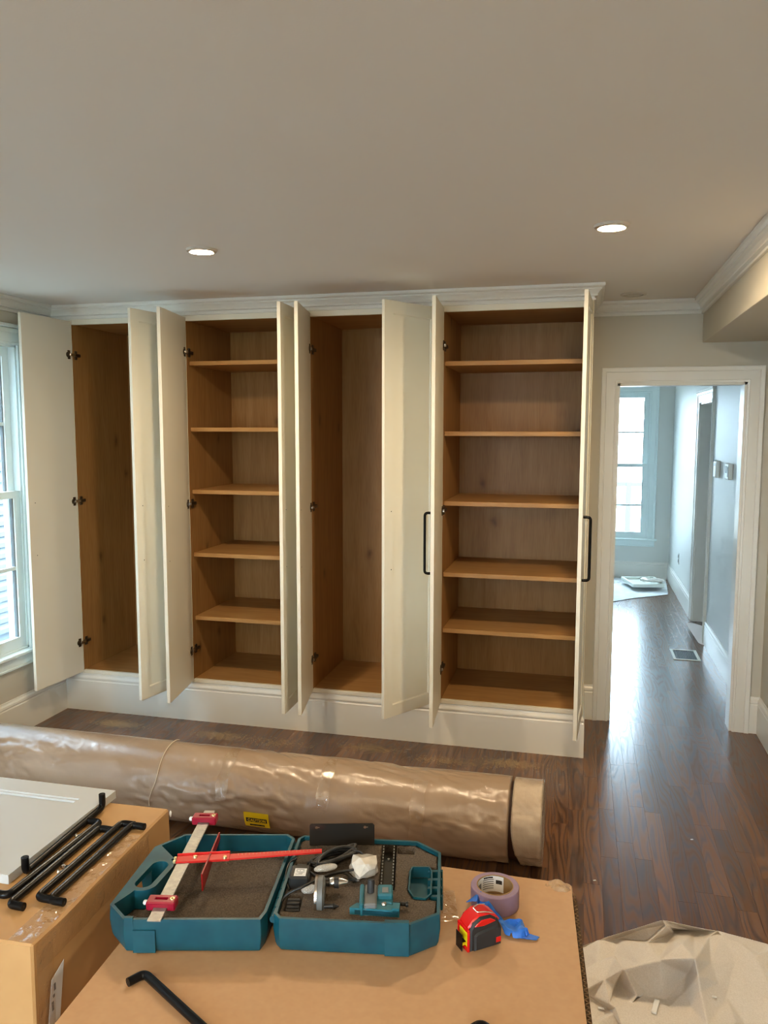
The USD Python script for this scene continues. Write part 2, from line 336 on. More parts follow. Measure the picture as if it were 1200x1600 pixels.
wall('wall_front', pierced(XL, XR, 0, H, FW, lambda a, b, z0, z1: bx(a, b, YF - TW, YF, z0, z1)), 'wall_paint')
wall('ceiling', bx(XL - TW, XR + TW, YF - TW, D + TW, H, H + .1), 'ceiling_paint')
wall('wall_soffit', bx(SX, XR, YF, D, SZ, H, .002), 'wall_paint')
HDO = (2.70, 3.42, 0, 1.99)
wall('wall_hall_right', pierced(HY0, HY1, 0, H, [HDO], lambda a, b, z0, z1: bx(HXR, HXR + TW, a, b, z0, z1)), 'hall_paint')
FWN = (-.26, .715, .478, 2.19)
wall('wall_hall_far', pierced(HXL - TW, HXR + TW, 0, H, [FWN], lambda a, b, z0, z1: bx(a, b, HY1, HY1 + TW, z0, z1)), 'hall_paint')
HLW = [(.85, 2.05, .5, 2.25), (2.5, 3.4, .5, 2.2), (4.2, 5.1, .5, 2.2)]
wall('wall_hall_left', pierced(HY0, HY1, 0, H, HLW, lambda a, b, z0, z1: bx(HXL - TW, HXL, a, b, z0, z1)), 'hall_paint')
wall('ceiling_hall', bx(HXL - TW, HXR + TW, HY0, HY1 + TW, H, H + .1), 'ceiling_paint')
wall('wall_side_room', [bx(2.2, 2.3, 2.2, 4.0, 0, H), bx(HXR + TW, 2.3, 2.1, 2.2, 0, H), bx(HXR + TW, 2.3, 4.0, 4.1, 0, H), bx(HXR + TW, 2.3, 2.1, 4.1, H, H + .1), bx(HXR + TW, 2.3, 2.1, 4.1, -.05, -.004)], 'hall_paint')
wall('ground', bx(-40, 40, -40, 60, -.95, -.85), 'lawn')

# ------------------------------------------------------------------ floor: oak strips, each a board
floor = Thing('floor', kind='structure')
floor.part('subfloor', [bx(XL, XR, YF, D, -.06, -.02), bx(HXL, HXR, D, HY1, -.06, -.02), bx(HXR, HXR + TW, HDO[0], HDO[1], -.06, -.02)], 'dark_hole', smooth=False)
BWID = .068
def board_mesh(x0, x1, y0, y1, z=-.0001, c=.0003, g=.0001):
    x0 += g; x1 -= g; y0 += g; y1 -= g; b = -.018
    v = [(x0, y0, b), (x1, y0, b), (x1, y1, b), (x0, y1, b), (x0, y0, z - c), (x1, y0, z - c), (x1, y1, z - c), (x0, y1, z - c), (x0 + c, y0 + c, z), (x1 - c, y0 + c, z), (x1 - c, y1 - c, z), (x0 + c, y1 - c, z)]
    f = []
    for k in (0, 4):
        for i in range(4):
            j = (i + 1) % 4; f += [[k + i, k + j, k + 4 + j], [k + i, k + 4 + j, k + 4 + i]]
    return trimesh.Trimesh(v, f + [[8, 9, 10], [8, 10, 11]], process=False)
boards = []
brng = random.Random(11)
def lay(xa, xb, ya, yb):
    k0 = math.floor(xa / BWID); k1 = math.ceil(xb / BWID)
    for k in range(k0, k1):
        a, b = max(k * BWID, xa), min((k + 1) * BWID, xb)
        if b - a < .004: continue
        y = ya - brng.uniform(0, .9)
        while y < yb:
            ln = brng.choice((.45, .6, .75, .9, 1.1, 1.4)) * brng.uniform(.85, 1.15)
            s, e = max(y, ya), min(y + ln, yb); y += ln
            if e - s > .02: boards.append((a, b, s, e))
            elif boards and e - s > 0: boards[-1] = (*boards[-1][:3], e)
lay(XL, XR, YF, D - .0); lay(HXL, HXR, D, HY1); lay(HXR, HXR + TW, HDO[0], HDO[1])
def shown(b):
    """pixels of a board that the frame shows, leaving out what cabinets and boxes stand on or hide"""
    x0, x1, y0, y1 = b; n = 0; ny = 10; xm = (x0 + x1) / 2
    for i in range(ny):
        y = y0 + (y1 - y0) * (i + .5) / ny
        if y < -3.6: continue
        px, py, z = proj((xm, y, 0))
        if not (0 < px < 1200 and 0 < py < 1600): continue
        if y > 0 and xm < 0: continue
        if y > D and (px < 948 or px > 1145): continue
        if y < -1.0 and px < 905: continue
        if -1.3 < y < -.97 and xm < -.15: continue
        pa, pb = proj((x0, y, 0)), proj((x1, y, 0)); n += abs(pb[0] - pa[0]) * abs(proj((xm, y0, 0))[1] - proj((xm, y1, 0))[1]) / ny if y0 > -3.6 else 0
    return n
order = sorted(range(len(boards)), key=lambda i: -shown(boards[i]))
near = [i for i in order[:300] if shown(boards[i]) > 0]
for i in near: floor.part('floor_board', board_mesh(*boards[i]), 'oak_floor', smooth=False)
rest = sorted(set(range(len(boards))) - set(near))
floor.part('floor_boards', [board_mesh(*boards[i]) for i in rest], 'oak_floor', smooth=False, kind='stuff')

# ------------------------------------------------------------------ mouldings
CROWN = [(0, H - .080), (.012, H - .080), (.012, H - .070), (.005, H - .068), (.005, H - .062), (.020, H - .058), (.020, H - .050), (.028, H - .038), (.040, H - .028), (.040, H - .022), (.052, H - .018), (.055, H - .014), (.055, H - .001), (0, H - .001)]
BASE = [(0, 0), (.016, 0), (.016, .168), (.013, .172), (.013, .178), (.016, .182), (.014, .194), (.007, .204), (.005, .213), (0, .214)]
HBASE = [(o, h * .92) for o, h in BASE]
single('trim_1', sweep([(-o, h) for o, h in CROWN][::-1], [(XL, YF), (XL, .0)], flat), 'trim_white', kind='structure', smooth=False)
# crown over the cabinets and its return to the back wall, then the back wall and the soffit face
CABX1 = -.012
single('trim_2', sweep([(-o, h) for o, h in CROWN], [(XL, 0), (CABX1, 0), (CABX1, D), (SX, D), (SX, YF)], flat), 'trim_white', kind='structure', smooth=False)
CBASE = [(0, 0), (.016, 0), (.016, .186), (.011, .191), (.011, .199), (.016, .203), (.015, .210), (.009, .222), (.007, .230), (.003, .236), (0, .236)]
single('trim_3', sweep([(-o, h) for o, h in CBASE], [(XL, .012), (CABX1 - .004, .012), (CABX1 - .004, D)], flat), 'trim_white', kind='structure', smooth=False)
single('baseboard_left', sweep([(-o, h) for o, h in BASE], [(XL, YF), (XL, .012)], flat), 'trim_white', kind='structure', smooth=False)
single('baseboard_back', [sweep([(-o, h) for o, h in BASE], [(CABX1, D), (.052, D)], flat), sweep([(-o, h) for o, h in BASE], [(.926, D), (XR, D), (XR, YF)], flat)], 'trim_white', kind='structure', smooth=False)
single('baseboard_hall_right', [sweep([(-o, h) for o, h in HBASE], [(HXR, HY1), (HXR, HDO[1] + .09)], flat), sweep([(-o, h) for o, h in HBASE], [(HXR, HDO[0] - .09), (HXR, HY0 + .0)], flat)], 'trim_white', kind='structure', smooth=False)
single('baseboard_hall_far', sweep([(-o, h) for o, h in HBASE], [(HXL, HY1), (HXR, HY1)], flat), 'trim_white', kind='structure', smooth=False)

CAS = [(0, 0), (0, .013), (.012, .016), (.014, .013), (.062, .016), (.066, .021), (.086, .024), (.090, .020), (.090, 0)]   # (out from the opening, thickness)
door1 = Thing('door_1', loc=((DX0 + DX1) / 2, D, 0), kind='structure')
def casing(opening, to3d): a, b, z0, z1 = opening; return sweep(CAS, [(a, z0), (a, z1), (b, z1), (b, z0)], to3d)
door1.part('casing', casing((DX0, DX1, 0, DZ), lambda p, h: (p[0], D - h, p[1])), 'trim_white', smooth=20)
door1.part('casing', casing((DX0, DX1, 0, DZ), lambda p, h: (p[0], D + TW + h, p[1])), 'trim_white', smooth=20)
door1.part('jamb', [bx(DX0 - .001, DX0 + .014, D - .001, D + TW + .001, 0, DZ), bx(DX1 - .014, DX1 + .001, D - .001, D + TW + .001, 0, DZ), bx(DX0, DX1, D - .001, D + TW + .001, DZ - .014, DZ + .001)], 'trim_white', smooth=False)
door2 = Thing('door_2', loc=(HXR, 3.06, 0), kind='structure')
door2.part('casing', casing(HDO, lambda p, h: (HXR - h, p[0], p[1])), 'trim_white', smooth=20)
door2.part('cornice', bx(HXR - .032, HXR, HDO[0] - .11, HDO[1] + .11, 2.078, 2.10, .004), 'trim_white')
door2.part('jamb', [bx(HXR - .001, HXR + TW, HDO[0] - .001, HDO[0] + .014, 0, HDO[3]), bx(HXR - .001, HXR + TW, HDO[1] - .014, HDO[1] + .001, 0, HDO[3]), bx(HXR - .001, HXR + TW, HDO[0], HDO[1], HDO[3] - .014, HDO[3] + .001)], 'trim_white', smooth=False)

# ------------------------------------------------------------------ windows
def make_window(n, opening, to3d, base, meet, muntins=(True, True), sash_w=.05, m='vinyl_white', rec=.036, full=True):
    """double-hung; local (u, w, z): u along the wall, w out of the room"""
    a, b, z0, z1 = opening; W = Thing(f'window_{n}', loc=base, kind='structure')
    def B(u0, u1, w0, w1, h0, h1, bev=0.0):
        t = bx(u0, u1, w0, w1, h0, h1, bev); t.vertices = np.array([to3d(*q) for q in t.vertices])
        if t.volume < 0: t.invert()
        return t
    if full:
        W.part('casing', sweep(CAS, [(a, z0), (a, z1), (b, z1), (b, z0)], lambda p, h: to3d(p[0], -h, p[1])), m, smooth=20)
        W.part('head_cap', [B(a - .10, b + .10, -.036, 0, z1 + .092, z1 + .112, .004)], m)
        W.part('sill', B(a - .115, b + .115, -.045, rec, z0 - .022, z0, .005), m)
        W.part('apron', [B(a - .09, b + .09, -.018, 0, z0 - .085, z0 - .022, .003), B(a - .09, b + .09, -.023, 0, z0 - .093, z0 - .078, .003)], m)
    W.part('jamb', [B(a - .001, a + .012, 0, TW + .002, z0, z1), B(b - .012, b + .001, 0, TW + .002, z0, z1), B(a, b, 0, TW + .002, z1 - .012, z1 + .001), B(a, b, 0, TW + .03, z0 - .002, z0 + .012)], m, smooth=False)
    W.part('exterior_frame', [B(a + .012, a + .026, rec + .045, TW - .01, z0, z1), B(b - .026, b - .012, rec + .045, TW - .01, z0, z1), B(a + .01, b - .01, rec + .045, TW + .01, z1 - .04, z1 - .01)], m, smooth=False)
    for nm, lo, hi, w, mt in (('lower_sash', z0 + .012, meet + .02, rec - .03, muntins[0]), ('upper_sash', meet - .02, z1 - .012, rec + .008, muntins[1])):
        u0, u1 = a + .012, b - .012; bot = .062 if nm == 'lower_sash' else .04; top = .04 if nm == 'lower_sash' else .05; s = sash_w
        pcs = [B(u0, u0 + s, w, w + .036, lo, hi), B(u1 - s, u1, w, w + .036, lo, hi), B(u0 + s, u1 - s, w, w + .036, lo, lo + bot), B(u0 + s, u1 - s, w, w + .036, hi - top, hi)]
        p = W.part(nm, pcs, m, smooth=False)
        gl0, gl1 = lo + bot, hi - top; mid = (gl0 + gl1) / 2 if mt is True else mt
        if mt:
            W.part('muntin', B(u0 + s, u1 - s, w + .006, w + .030, mid - .010, mid + .010), m, parent=p, smooth=False)
        for q0, q1 in (((gl0, mid - .0101), (mid + .0101, gl1)) if mt else ((gl0, gl1),)):
            W.part('pane', B(u0 + s, u1 - s, w + .016, w + .020, q0, q1), 'glass', parent=p, smooth=False)
        W.part('gasket', [B(u0 + s, u0 + s + .006, w + .010, w + .030, gl0, gl1), B(u1 - s - .006, u1 - s, w + .010, w + .030, gl0, gl1)], 'grey_plastic', parent=p, smooth=False)
    c = (a + b) / 2; W.part('sash_lock', [B(c - .03, c + .03, rec - .022, rec + .01, meet + .0201, meet + .032, .003), B(c - .008, c + .024, rec - .026, rec - .008, meet + .032, meet + .044, .003)], m)
    return W
lw3 = lambda u, w, z: (XL - w, u, z)
make_window(1, LW[0], lw3, (XL, -.776, 0), 1.375)
make_window(2, LW[1], lw3, (XL, -3.03, 0), 1.375)
make_window(3, FWN, lambda u, w, z: (u, HY1 + w, z), (.23, HY1, 0), 1.339, muntins=(.87, 1.724))
for i, o in enumerate(FW): make_window(4 + i, o, lambda u, w, z: (u, YF - w, z), ((o[0] + o[1]) / 2, YF, 0), 1.35, full=False)
for i, o in enumerate(HLW): make_window(6 + i, o, lambda u, w, z: (HXL - w, u, z), (HXL, (o[0] + o[1]) / 2, 0), 1.35, full=False)
# ------------------------------------------------------------------ recessed lamps (their light is the glowing lens)
def downlight(x, y, label):
    t = Thing('recessed_light', label, 'ceiling light', (x, y, H - .012), group='recessed ceiling lights')
    t.part('trim_ring', lathe([(.047, .012), (.045, .002), (.050, 0), (.060, .004), (.064, .012)], 40, (x, y, H - .012)), 'lamp_trim')
    t.part('lens', lathe([(0, 0), (.0455, 0), (.0455, .003), (0, .003)], 40, (x, y, H - .0095)), 'lens')
la, lb = at(315, 390, z=H), at(956, 352, z=H)
downlight(la[0], la[1], 'lit recessed ceiling light on the left, above the second cabinet')
downlight(lb[0], lb[1], 'lit recessed ceiling light on the right, near the doorway side')
for x in (la[0], lb[0]):
    for y in (-4.8, -6.1): downlight(x, y, 'lit recessed ceiling light outside the frame behind the camera, %s row, on the %s side' % ('nearer' if y > -5 else 'farther', 'window' if x < -1 else 'doorway'))
vt = at(990, 459.5, z=H)
v = Thing('ceiling_vent', 'small round white flush vent on the ceiling near the doorway crown', 'vent', (vt[0], vt[1], H - .008))
v.part('rim', lathe([(.052, .008), (.052, .001), (.060, 0), (.068, .003), (.070, .008)], 36, (vt[0], vt[1], H - .008)), 'lamp_trim')
v.part('disc', lathe([(0, 0), (.036, 0), (.042, .003), (.042, .007), (0, .007)], 36, (vt[0], vt[1], H - .008)), 'lamp_trim')

# ------------------------------------------------------------------ the wall of four tall cabinets
CX = [-3.0214, -2.2733, -1.5199, -.7737]; CR = [CX[1] - .038, CX[2] - .038, CX[3] - .038, -.031]
ZB, ZT, PT = .258, 2.368, .019
DW, DZ0, DZ1, DT = .402, .247, 2.384, .019
ANG_L = [94.36, 80.72, 79.45, 85.87]; ANG_R = [77.01, 90.25, 57.58, 86.22]
SHELF = [[], [2.138, 1.757, 1.392, 1.018, .635], [], [2.109, 1.736, 1.358, .966, .652]]
CLAB = ['tall white cabinet beside the window, open doors, empty maple interior without shelves',
        'tall white cabinet with maple shelves, second from the window, doors without handles',
        'tall white cabinet with an empty maple interior, between the two shelved cabinets',
        'tall white cabinet with maple shelves and black pulls, nearest the doorway']
def door_mesh():
    """local: x along the width from the hinge, y thickness from the inner face outward (0 to DT), z up from 0"""
    h = DZ1 - DZ0; b = man(bx(0, DW, 0, DT, 0, h, .0015)); f = .062
    pk = man(hull([(x, y, z) for y, i in ((DT + .001, 0), (DT - .007, .006)) for x in (f + i, DW - f - i) for z in (f + i, h - f - i)]))
    return as_tm(b - pk)
DOOR = door_mesh()
def pull_mesh(L=.305, leg=.034, w=.0135):
    """black bar pull: bar along z, centred, standing off along +y"""
    p = round_path([(0, 0, -L / 2), (0, leg, -L / 2), (0, leg, L / 2), (0, 0, L / 2)], .016, 5); t = tube(p, w / 2, 12)
    return t
def hinge_meshes():
    """local to the door: cup plate on the inner face (y = 0, facing -y), arm to the cabinet side"""
    plate = [bx(.018, .040, -.004, -.0002, -.026, .026, .0015), trimesh.creation.cylinder(.0165, .006, transform=trimesh.transformations.translation_matrix((.034, -.003, 0)) @ trimesh.transformations.rotation_matrix(np.pi / 2, [1, 0, 0]))]
    arm = bx(-.018, .030, -.014, -.004, -.008, .008, .002)
    return plate, arm
for i in range(4):
    x0, x1 = CX[i], CR[i]; y1 = D - .003
    c = Thing('tall_cabinet', CLAB[i], 'cabinet', ((x0 + x1) / 2, 0, .236))
    c.part('side_panel', bx(x0 - PT + .0003, x0, 0, y1, .236, H - .06), 'maple_vertical', smooth=False)
    c.part('side_panel', bx(x1, x1 + PT - .0003, 0, y1, .236, H - .06), 'maple_vertical', smooth=False)
    if i == 3: c.part('end_panel', bx(x1 + PT - .0002, x1 + PT + .004, 0, y1, .236, H - .06), 'cabinet_paint', label='white painted end panel')
    c.part('back_panel', bx(x0, x1, y1 - .008, y1, ZB, ZT), 'maple_vertical', smooth=False)
    c.part('top_panel', bx(x0, x1, .019, y1 - .008, ZT, ZT + PT), 'maple_shelf', smooth=False)
    c.part('bottom_panel', bx(x0, x1, .019, y1 - .008, ZB - PT, ZB), 'maple_shelf', smooth=False)
    c.part('front_rail', bx(x0, x1, 0, .019, .236, ZB, .001), 'cabinet_paint', label='white painted bottom rail')
    c.part('header', bx(x0, x1, 0, .019, ZT - .004, H - .06, .001), 'cabinet_paint', label='white painted header')
    for a in (x0 - PT + .0003, x1):
        c.part('edge_strip', bx(a, a + PT - .0003, -.0012, -.0002, .236, H - .065), 'cabinet_paint')
    for z in SHELF[i]:
        c.part('shelf', bx(x0 + .001, x1 - .001, .032, y1 - .010, z - .024, z, .0012), 'maple_shelf')
    for side, ang in ((1, ANG_L[i]), (-1, ANG_R[i])):
        a = math.radians(ang); hx = x0 if side > 0 else x1
        X = np.array([side * math.cos(a), -math.sin(a), 0]); Y = np.array([-side * math.sin(a), -math.cos(a), 0]); Z = np.array([0, 0, 1.]); o = np.array([hx, -.004, DZ0])
        def place(m, X=X, Y=Y, Z=Z, o=o):
            m = frame_to(m, o, X, Y, Z)
            if m.volume < 0: m.invert()
            return m
        d = c.part('door', place(DOOR), 'cabinet_paint', label=('left' if side > 0 else 'right') + ' shaker door, white, swung open')
        for z in (.19, 1.065, 1.94):
            pl, arm = hinge_meshes(); q = lambda m: place([k.copy() for k in m] if isinstance(m, list) else m)
            T = trimesh.transformations.translation_matrix((0, 0, z))
            pm = as_tm(pl).copy(); pm.apply_transform(T); am = arm.copy(); am.apply_transform(T)
            hz = DZ0 + z; sx = x0 if side > 0 else x1
            base = [bx(min(sx, sx + side * .006), max(sx, sx + side * .006), .016, .040, hz - .026, hz + .026, .0015), bx(min(sx, sx + side * .014), max(sx, sx + side * .014), -.004, .062, hz - .009, hz + .009, .002)]
            c.part('hinge', [place(pm)] + base, 'hinge_metal', parent=d)
            c.part('hinge_arm', place(am), 'bright_steel', parent=d)
        if i == 3:
            T = trimesh.transformations.translation_matrix((DW - .052, DT, 1.18 - DZ0)); pm = pull_mesh(); pm.apply_transform(T)
            c.part('handle', place(pm), 'black_metal', parent=d, label='black bar pull')
        else:
            for z in (1.03 - DZ0, 1.33 - DZ0):
                k = [trimesh.creation.cylinder(.0028, .0006, sections=12, transform=trimesh.transformations.translation_matrix((DW - .05, yy, z)) @ trimesh.transformations.rotation_matrix(np.pi / 2, [1, 0, 0])) for yy in (-.0003, DT + .0003)]
                c.part('screw_hole', place(as_tm(k)), 'dark_hole', parent=d)
single('filler_strip', bx(XL + .001, CX[0] - PT, 0, .019, .236, H - .06), 'cabinet_paint', kind='structure')

# ------------------------------------------------------------------ hall: thermostats, outlet, register, cloth, tray, paper
t = Thing('thermostat', 'small white wall control with rounded corners, nearer the hall doorway casing', 'thermostat', (HXR, 2.30, 1.385))
t.part('body', bx(HXR - .034, HXR, 2.245, 2.355, 1.385, 1.515, .006), 'thermostat_white'); t.part('button_panel', bx(HXR - .0352, HXR - .034, 2.275, 2.325, 1.475, 1.498), 'grey_plastic')
t = Thing('thermostat', 'white wall thermostat with a small screen, nearer the open doorway jamb', 'thermostat', (HXR, 1.785, 1.40))
t.part('body', bx(HXR - .032, HXR, 1.715, 1.855, 1.40, 1.515, .006), 'thermostat_white'); t.part('screen', bx(HXR - .0332, HXR - .032, 1.775, 1.835, 1.445, 1.495), 'grey_plastic'); t.part('grille', bx(HXR - .0332, HXR - .032, 1.725, 1.76, 1.42, 1.49), 'grey_plastic')
t = Thing('wall_outlet', 'white electrical outlet plate low on the hall wall', 'outlet', (HXR, 4.585, .34))
t.part('plate', bx(HXR - .006, HXR, 4.55, 4.62, .34, .455, .002), 'thermostat_white')
for z in (.372, .424): t.part('socket', bx(HXR - .008, HXR - .006, 4.568, 4.602, z - .017, z + .017, .0015), 'grey_plastic')
t = Thing('floor_register', 'metal floor register with dark slots set in the hall floor', 'floor vent', (.775, 2.21, 0))
x0, x1, y0, y1 = .672, .872, 2.06, 2.36
t.part('frame', [bx(x0, x1, y0, y0 + .022, 0, .006, .002), bx(x0, x1, y1 - .022, y1, 0, .006, .002), bx(x0, x0 + .022, y0 + .022, y1 - .022, 0, .006, .002), bx(x1 - .022, x1, y0 + .022, y1 - .022, 0, .006, .002)], 'trim_white')
t.part('well', bx(x0 + .02, x1 - .02, y0 + .02, y1 - .02, .0002, .001), 'vent_dark')
for k in range(12):
    xx = x0 + .028 + k * (x1 - x0 - .056) / 11; t.part('louver', bx(xx - .0013, xx + .0013, y0 + .022, y1 - .022, .001, .0048), 'grey_plastic', smooth=False)
def sheet(poly, step, zf, thick=.0015):
    """a thin cloth over a plan polygon with heights zf(x, y)"""
    x0, y0, x1, y1 = poly.bounds; g = [(x, y) for x in np.arange(x0, x1, step) for y in np.arange(y0, y1, step) if poly.buffer(-step * .4).contains(Point(x, y))]
    ring = poly.exterior; g += [tuple(ring.interpolate(d).coords[0]) for d in np.arange(0, ring.length, step)]; g = np.array(g)
    f = np.array([s for s in Delaunay(g).simplices if poly.buffer(1e-6).contains(Point(g[s].mean(0)))])
    z = zf(g[:, 0], g[:, 1]); n = len(g); top = np.c_[g, z + thick]; bot = np.c_[g, z]
    e = np.sort(np.vstack([f[:, [0, 1]], f[:, [1, 2]], f[:, [2, 0]]]), 1); u, c = np.unique(e, axis=0, return_counts=True); rim = u[c == 1]
    a, b = g[f[:, 1]] - g[f[:, 0]], g[f[:, 2]] - g[f[:, 0]]; fl = a[:, 0] * b[:, 1] - a[:, 1] * b[:, 0] < 0; f[fl] = f[fl][:, ::-1]
    fs = [f, f[:, ::-1] + n] + [np.array([[i, j, j + n], [i, j + n, i + n]]) for i, j in rim]
    m = trimesh.Trimesh(np.vstack([top, bot]), np.vstack(fs), process=False); return m
cp = [at(945, 943, z=0), at(985, 936, z=0), at(1044, 929.5, z=0), at(1040, 905, z=0), (.15, 5.42, 0), (-.6, 5.40, 0), (-.6, 4.0, 0)]
cpoly = Polygon([(p[0], p[1]) for p in cp])
single('floor_cloth', sheet(cpoly, .06, lambda x, y: .003 + .022 * np.abs(meshkit.fbm(np.c_[x * 4, y * 2.2, x * 0], 3, 5) - .45)), 'hall_cloth', 'pale drop cloth spread on the hall floor under the far window', 'drop cloth', smooth=True)
a = at(1005, 914, z=.03); t = Thing('paint_tray', 'white paint tray lying on the pale cloth in the hall', 'paint tray', (a[0], a[1], .028), math.radians(12))
outer, inner = Polygon([(-.16, -.21), (.15, -.21), (.17, .21), (-.17, .21)]).buffer(.02), Polygon([(-.14, -.19), (.13, -.19), (.15, .19), (-.15, .19)]).buffer(.012)
t.part('rim', extrude(outer.difference(inner), .02, .055), 'paint_tray', local=True); t.part('bed', extrude(inner.buffer(.004), .02, .027), 'paint_tray', local=True)
a2 = a + np.array([.10, -.10, 0])
crump = trimesh.creation.icosphere(3, .5); crump.vertices *= (.26, .18, .05); crump = noisy(crump, .04, 9, 3); crump.apply_translation((a2[0], a2[1], .084 - crump.bounds[0][2]))
single('crumpled_plastic', crump, 'white_bag', 'crumpled white plastic sheet lying on the paint tray', 'plastic sheet', smooth=True)
pp = Polygon([(.905, 3.31), (.965, 3.33), (1.06, 3.2), (1.06, 2.72), (.955, 2.54), (.925, 2.60)])
single('paper_sheet', sheet(pp, .05, lambda x, y: .001 + .006 * np.abs(meshkit.fbm(np.c_[x * 6, y * 6, x * 0], 2, 8) - .4)), 'paper_sheet', 'pale paper sheet lying in the hall doorway', 'paper', smooth=True)

# ------------------------------------------------------------------ outside: the house next door with lap siding, and houses across the street
nb = Thing('neighbor_house', 'pale blue-grey clapboard house wall seen through the left window', 'house', (-6.6, 1, -.85))
nb.part('wall', bx(-6.7, -6.53, -12, 14, -.85, 5.4), 'siding_paint', smooth=False)
k = 0; z = -.6
while z < 3.85:
    h = .125; nb.part('siding_board', hull([(x, y, zz) for y in (-12, 14) for x, zz in ((-6.53, z), (-6.478, z), (-6.478, z + .05), (-6.528, z + h + .012), (-6.515, z + h + .012))]), 'siding_paint', smooth=False); z += h
nb.part('corner_board', bx(-6.54, -6.465, 13.9, 14.06, -.85, 5.4), 'vinyl_white', smooth=False)
nb.part('eave', bx(-7.0, -6.1, -12.3, 14.3, 5.4, 5.6), 'vinyl_white', smooth=False)
fh = Thing('far_house', 'very pale house across the street seen through the hall window', 'house', (1.5, 26, -.85))
fh.part('wall', bx(-6, 9, 26, 33, -.85, .95), 'far_house', smooth=False)
fh.part('roof', hull([(-6.5, 25.5, .95), (9.5, 25.5, .95), (-6.5, 33.5, .95), (9.5, 33.5, .95), (-6.5, 29.5, 1.5), (9.5, 29.5, 1.5)]), 'far_house', smooth=False)
for x in (-3.5, -.2, 3.0, 6.2): fh.part('window', bx(x, x + 1.1, 25.95, 26.02, -.4, .6), 'grey_plastic', smooth=False)
pf = Thing('porch_railing', 'grey porch railing outside the hall window', 'railing', (1.0, 12.5, -.85))
ry = 12.5
ptop, pbot = at(985, 757, y=ry)[2], at(985, 790, y=ry)[2]; px_ = at(982, 770, y=ry)[0]
for x in (px_ - 2.4, px_, px_ + 2.4): pf.part('post', bx(x - .05, x + .05, ry - .05, ry + .05, -.85, ptop + .05), 'fence_post', smooth=False)
pf.part('top_rail', bx(px_ - 3, px_ + 3, ry - .04, ry + .04, ptop - .03, ptop + .04), 'fence_post', smooth=False)
pf.part('bottom_rail', bx(px_ - 3, px_ + 3, ry - .03, ry + .03, pbot - .04, pbot), 'far_house', smooth=False)
for k in range(26):
    x = px_ - 2.35 + k * .19
    if abs(x - px_) > .08: pf.part('baluster', bx(x - .015, x + .015, ry - .015, ry + .015, pbot, ptop - .03), 'far_house', smooth=False)
# ------------------------------------------------------------------ wrapped carpet roll on the floor in front of the cabinets
RR, RY, RX0, RX1 = .170, -1.113, -3.10, -.155
def roll_mesh(x0, x1, r, seed, n=120, step=.010, amp=.004, crease=.007, taper=0.0, flatten=True, skew=0.0):
    xs = np.arange(x0, x1 + 1e-6, step); an = np.arange(n) * 2 * np.pi / n
    X, A = np.meshgrid(xs, an, indexing='ij'); rad = np.full_like(X, r)
    P = np.stack([X * 3.0, np.cos(A) * .9, np.sin(A) * .9], -1); rad += (meshkit.fbm(P, 3, seed) - .5) * 2 * amp
    Q = np.stack([X * 9 + np.sin(A * 2) * .8, np.cos(A) * 2.5, np.sin(A) * 2.5 + X * 2], -1)
    rad += -np.maximum(0, .16 - np.abs(meshkit.fbm(Q, 3, seed + 9) - .5)) / .16 * crease * np.clip((meshkit.noise(P * 1.3, seed + 4) - .35) * 3, 0, 1)
    if taper:
        e = np.clip((X - (x1 - taper)) / taper, 0, 1); rad *= 1 - .07 * e ** 6; rad += e * (meshkit.fbm(np.stack([X * 14, np.cos(A) * 5, np.sin(A) * 5], -1), 3, seed + 2) - .5) * .022
    Y = RY + rad * np.cos(A); Z = RR + rad * np.sin(A); Z = np.maximum(Z, .0012) if flatten else Z
    X = X + skew * np.clip(-np.sin(A) * .75 + .3, 0, 1) ** 1.6 * np.clip(1 - (X - x0) / .06, 0, 1)
    v = np.stack([X, Y, Z], -1).reshape(-1, 3); f = []; N = len(xs)
    i, j = np.meshgrid(np.arange(N - 1), np.arange(n), indexing='ij'); a, b, c, d = i * n + j, i * n + (j + 1) % n, (i + 1) * n + (j + 1) % n, (i + 1) * n + j
    f = np.concatenate([np.stack([a, c, b], -1).reshape(-1, 3), np.stack([a, d, c], -1).reshape(-1, 3)])
    k = len(v); v = np.vstack([v, [x0, RY, RR], [x1 - (.03 if taper else 0), RY, RR]]); jj = np.arange(n)
    f = np.vstack([f, np.stack([np.full(n, k), jj, (jj + 1) % n], -1), np.stack([np.full(n, k + 1), (N - 1) * n + (jj + 1) % n, (N - 1) * n + jj], -1)])
    m = trimesh.Trimesh(v, f, process=False)
    if m.volume < 0: m.invert()
    return m
rl = Thing('wrapped_carpet_roll', 'long brown-wrapped roll in clear plastic lying on the floor before the cabinets', 'carpet roll', ((RX0 + RX1) / 2, RY, 0))
XS = at(798, 1290, y=RY - .12)[0]
rl.part('body', roll_mesh(RX0, XS - .0008, RR - .001, 3), 'kraft_wrap', smooth=True)
rl.part('end_wrap', roll_mesh(XS + .0012, RX1, RR - .001, 21, amp=.004, crease=.009, taper=.035, skew=.045), 'kraft_end', smooth=True, label='crumpled clear-wrapped end of the roll')
rl.part('seam', roll_mesh(XS - .016, XS + .040, RR - .020, 5, amp=.001, crease=0), 'roll_seam', smooth=True, label='dark open seam near the end')
def on_roll(x, a, off=.002): return np.array([x, RY - (RR + off) * math.cos(a), RR + (RR + off) * math.sin(a)])   # a: angle up from the near side
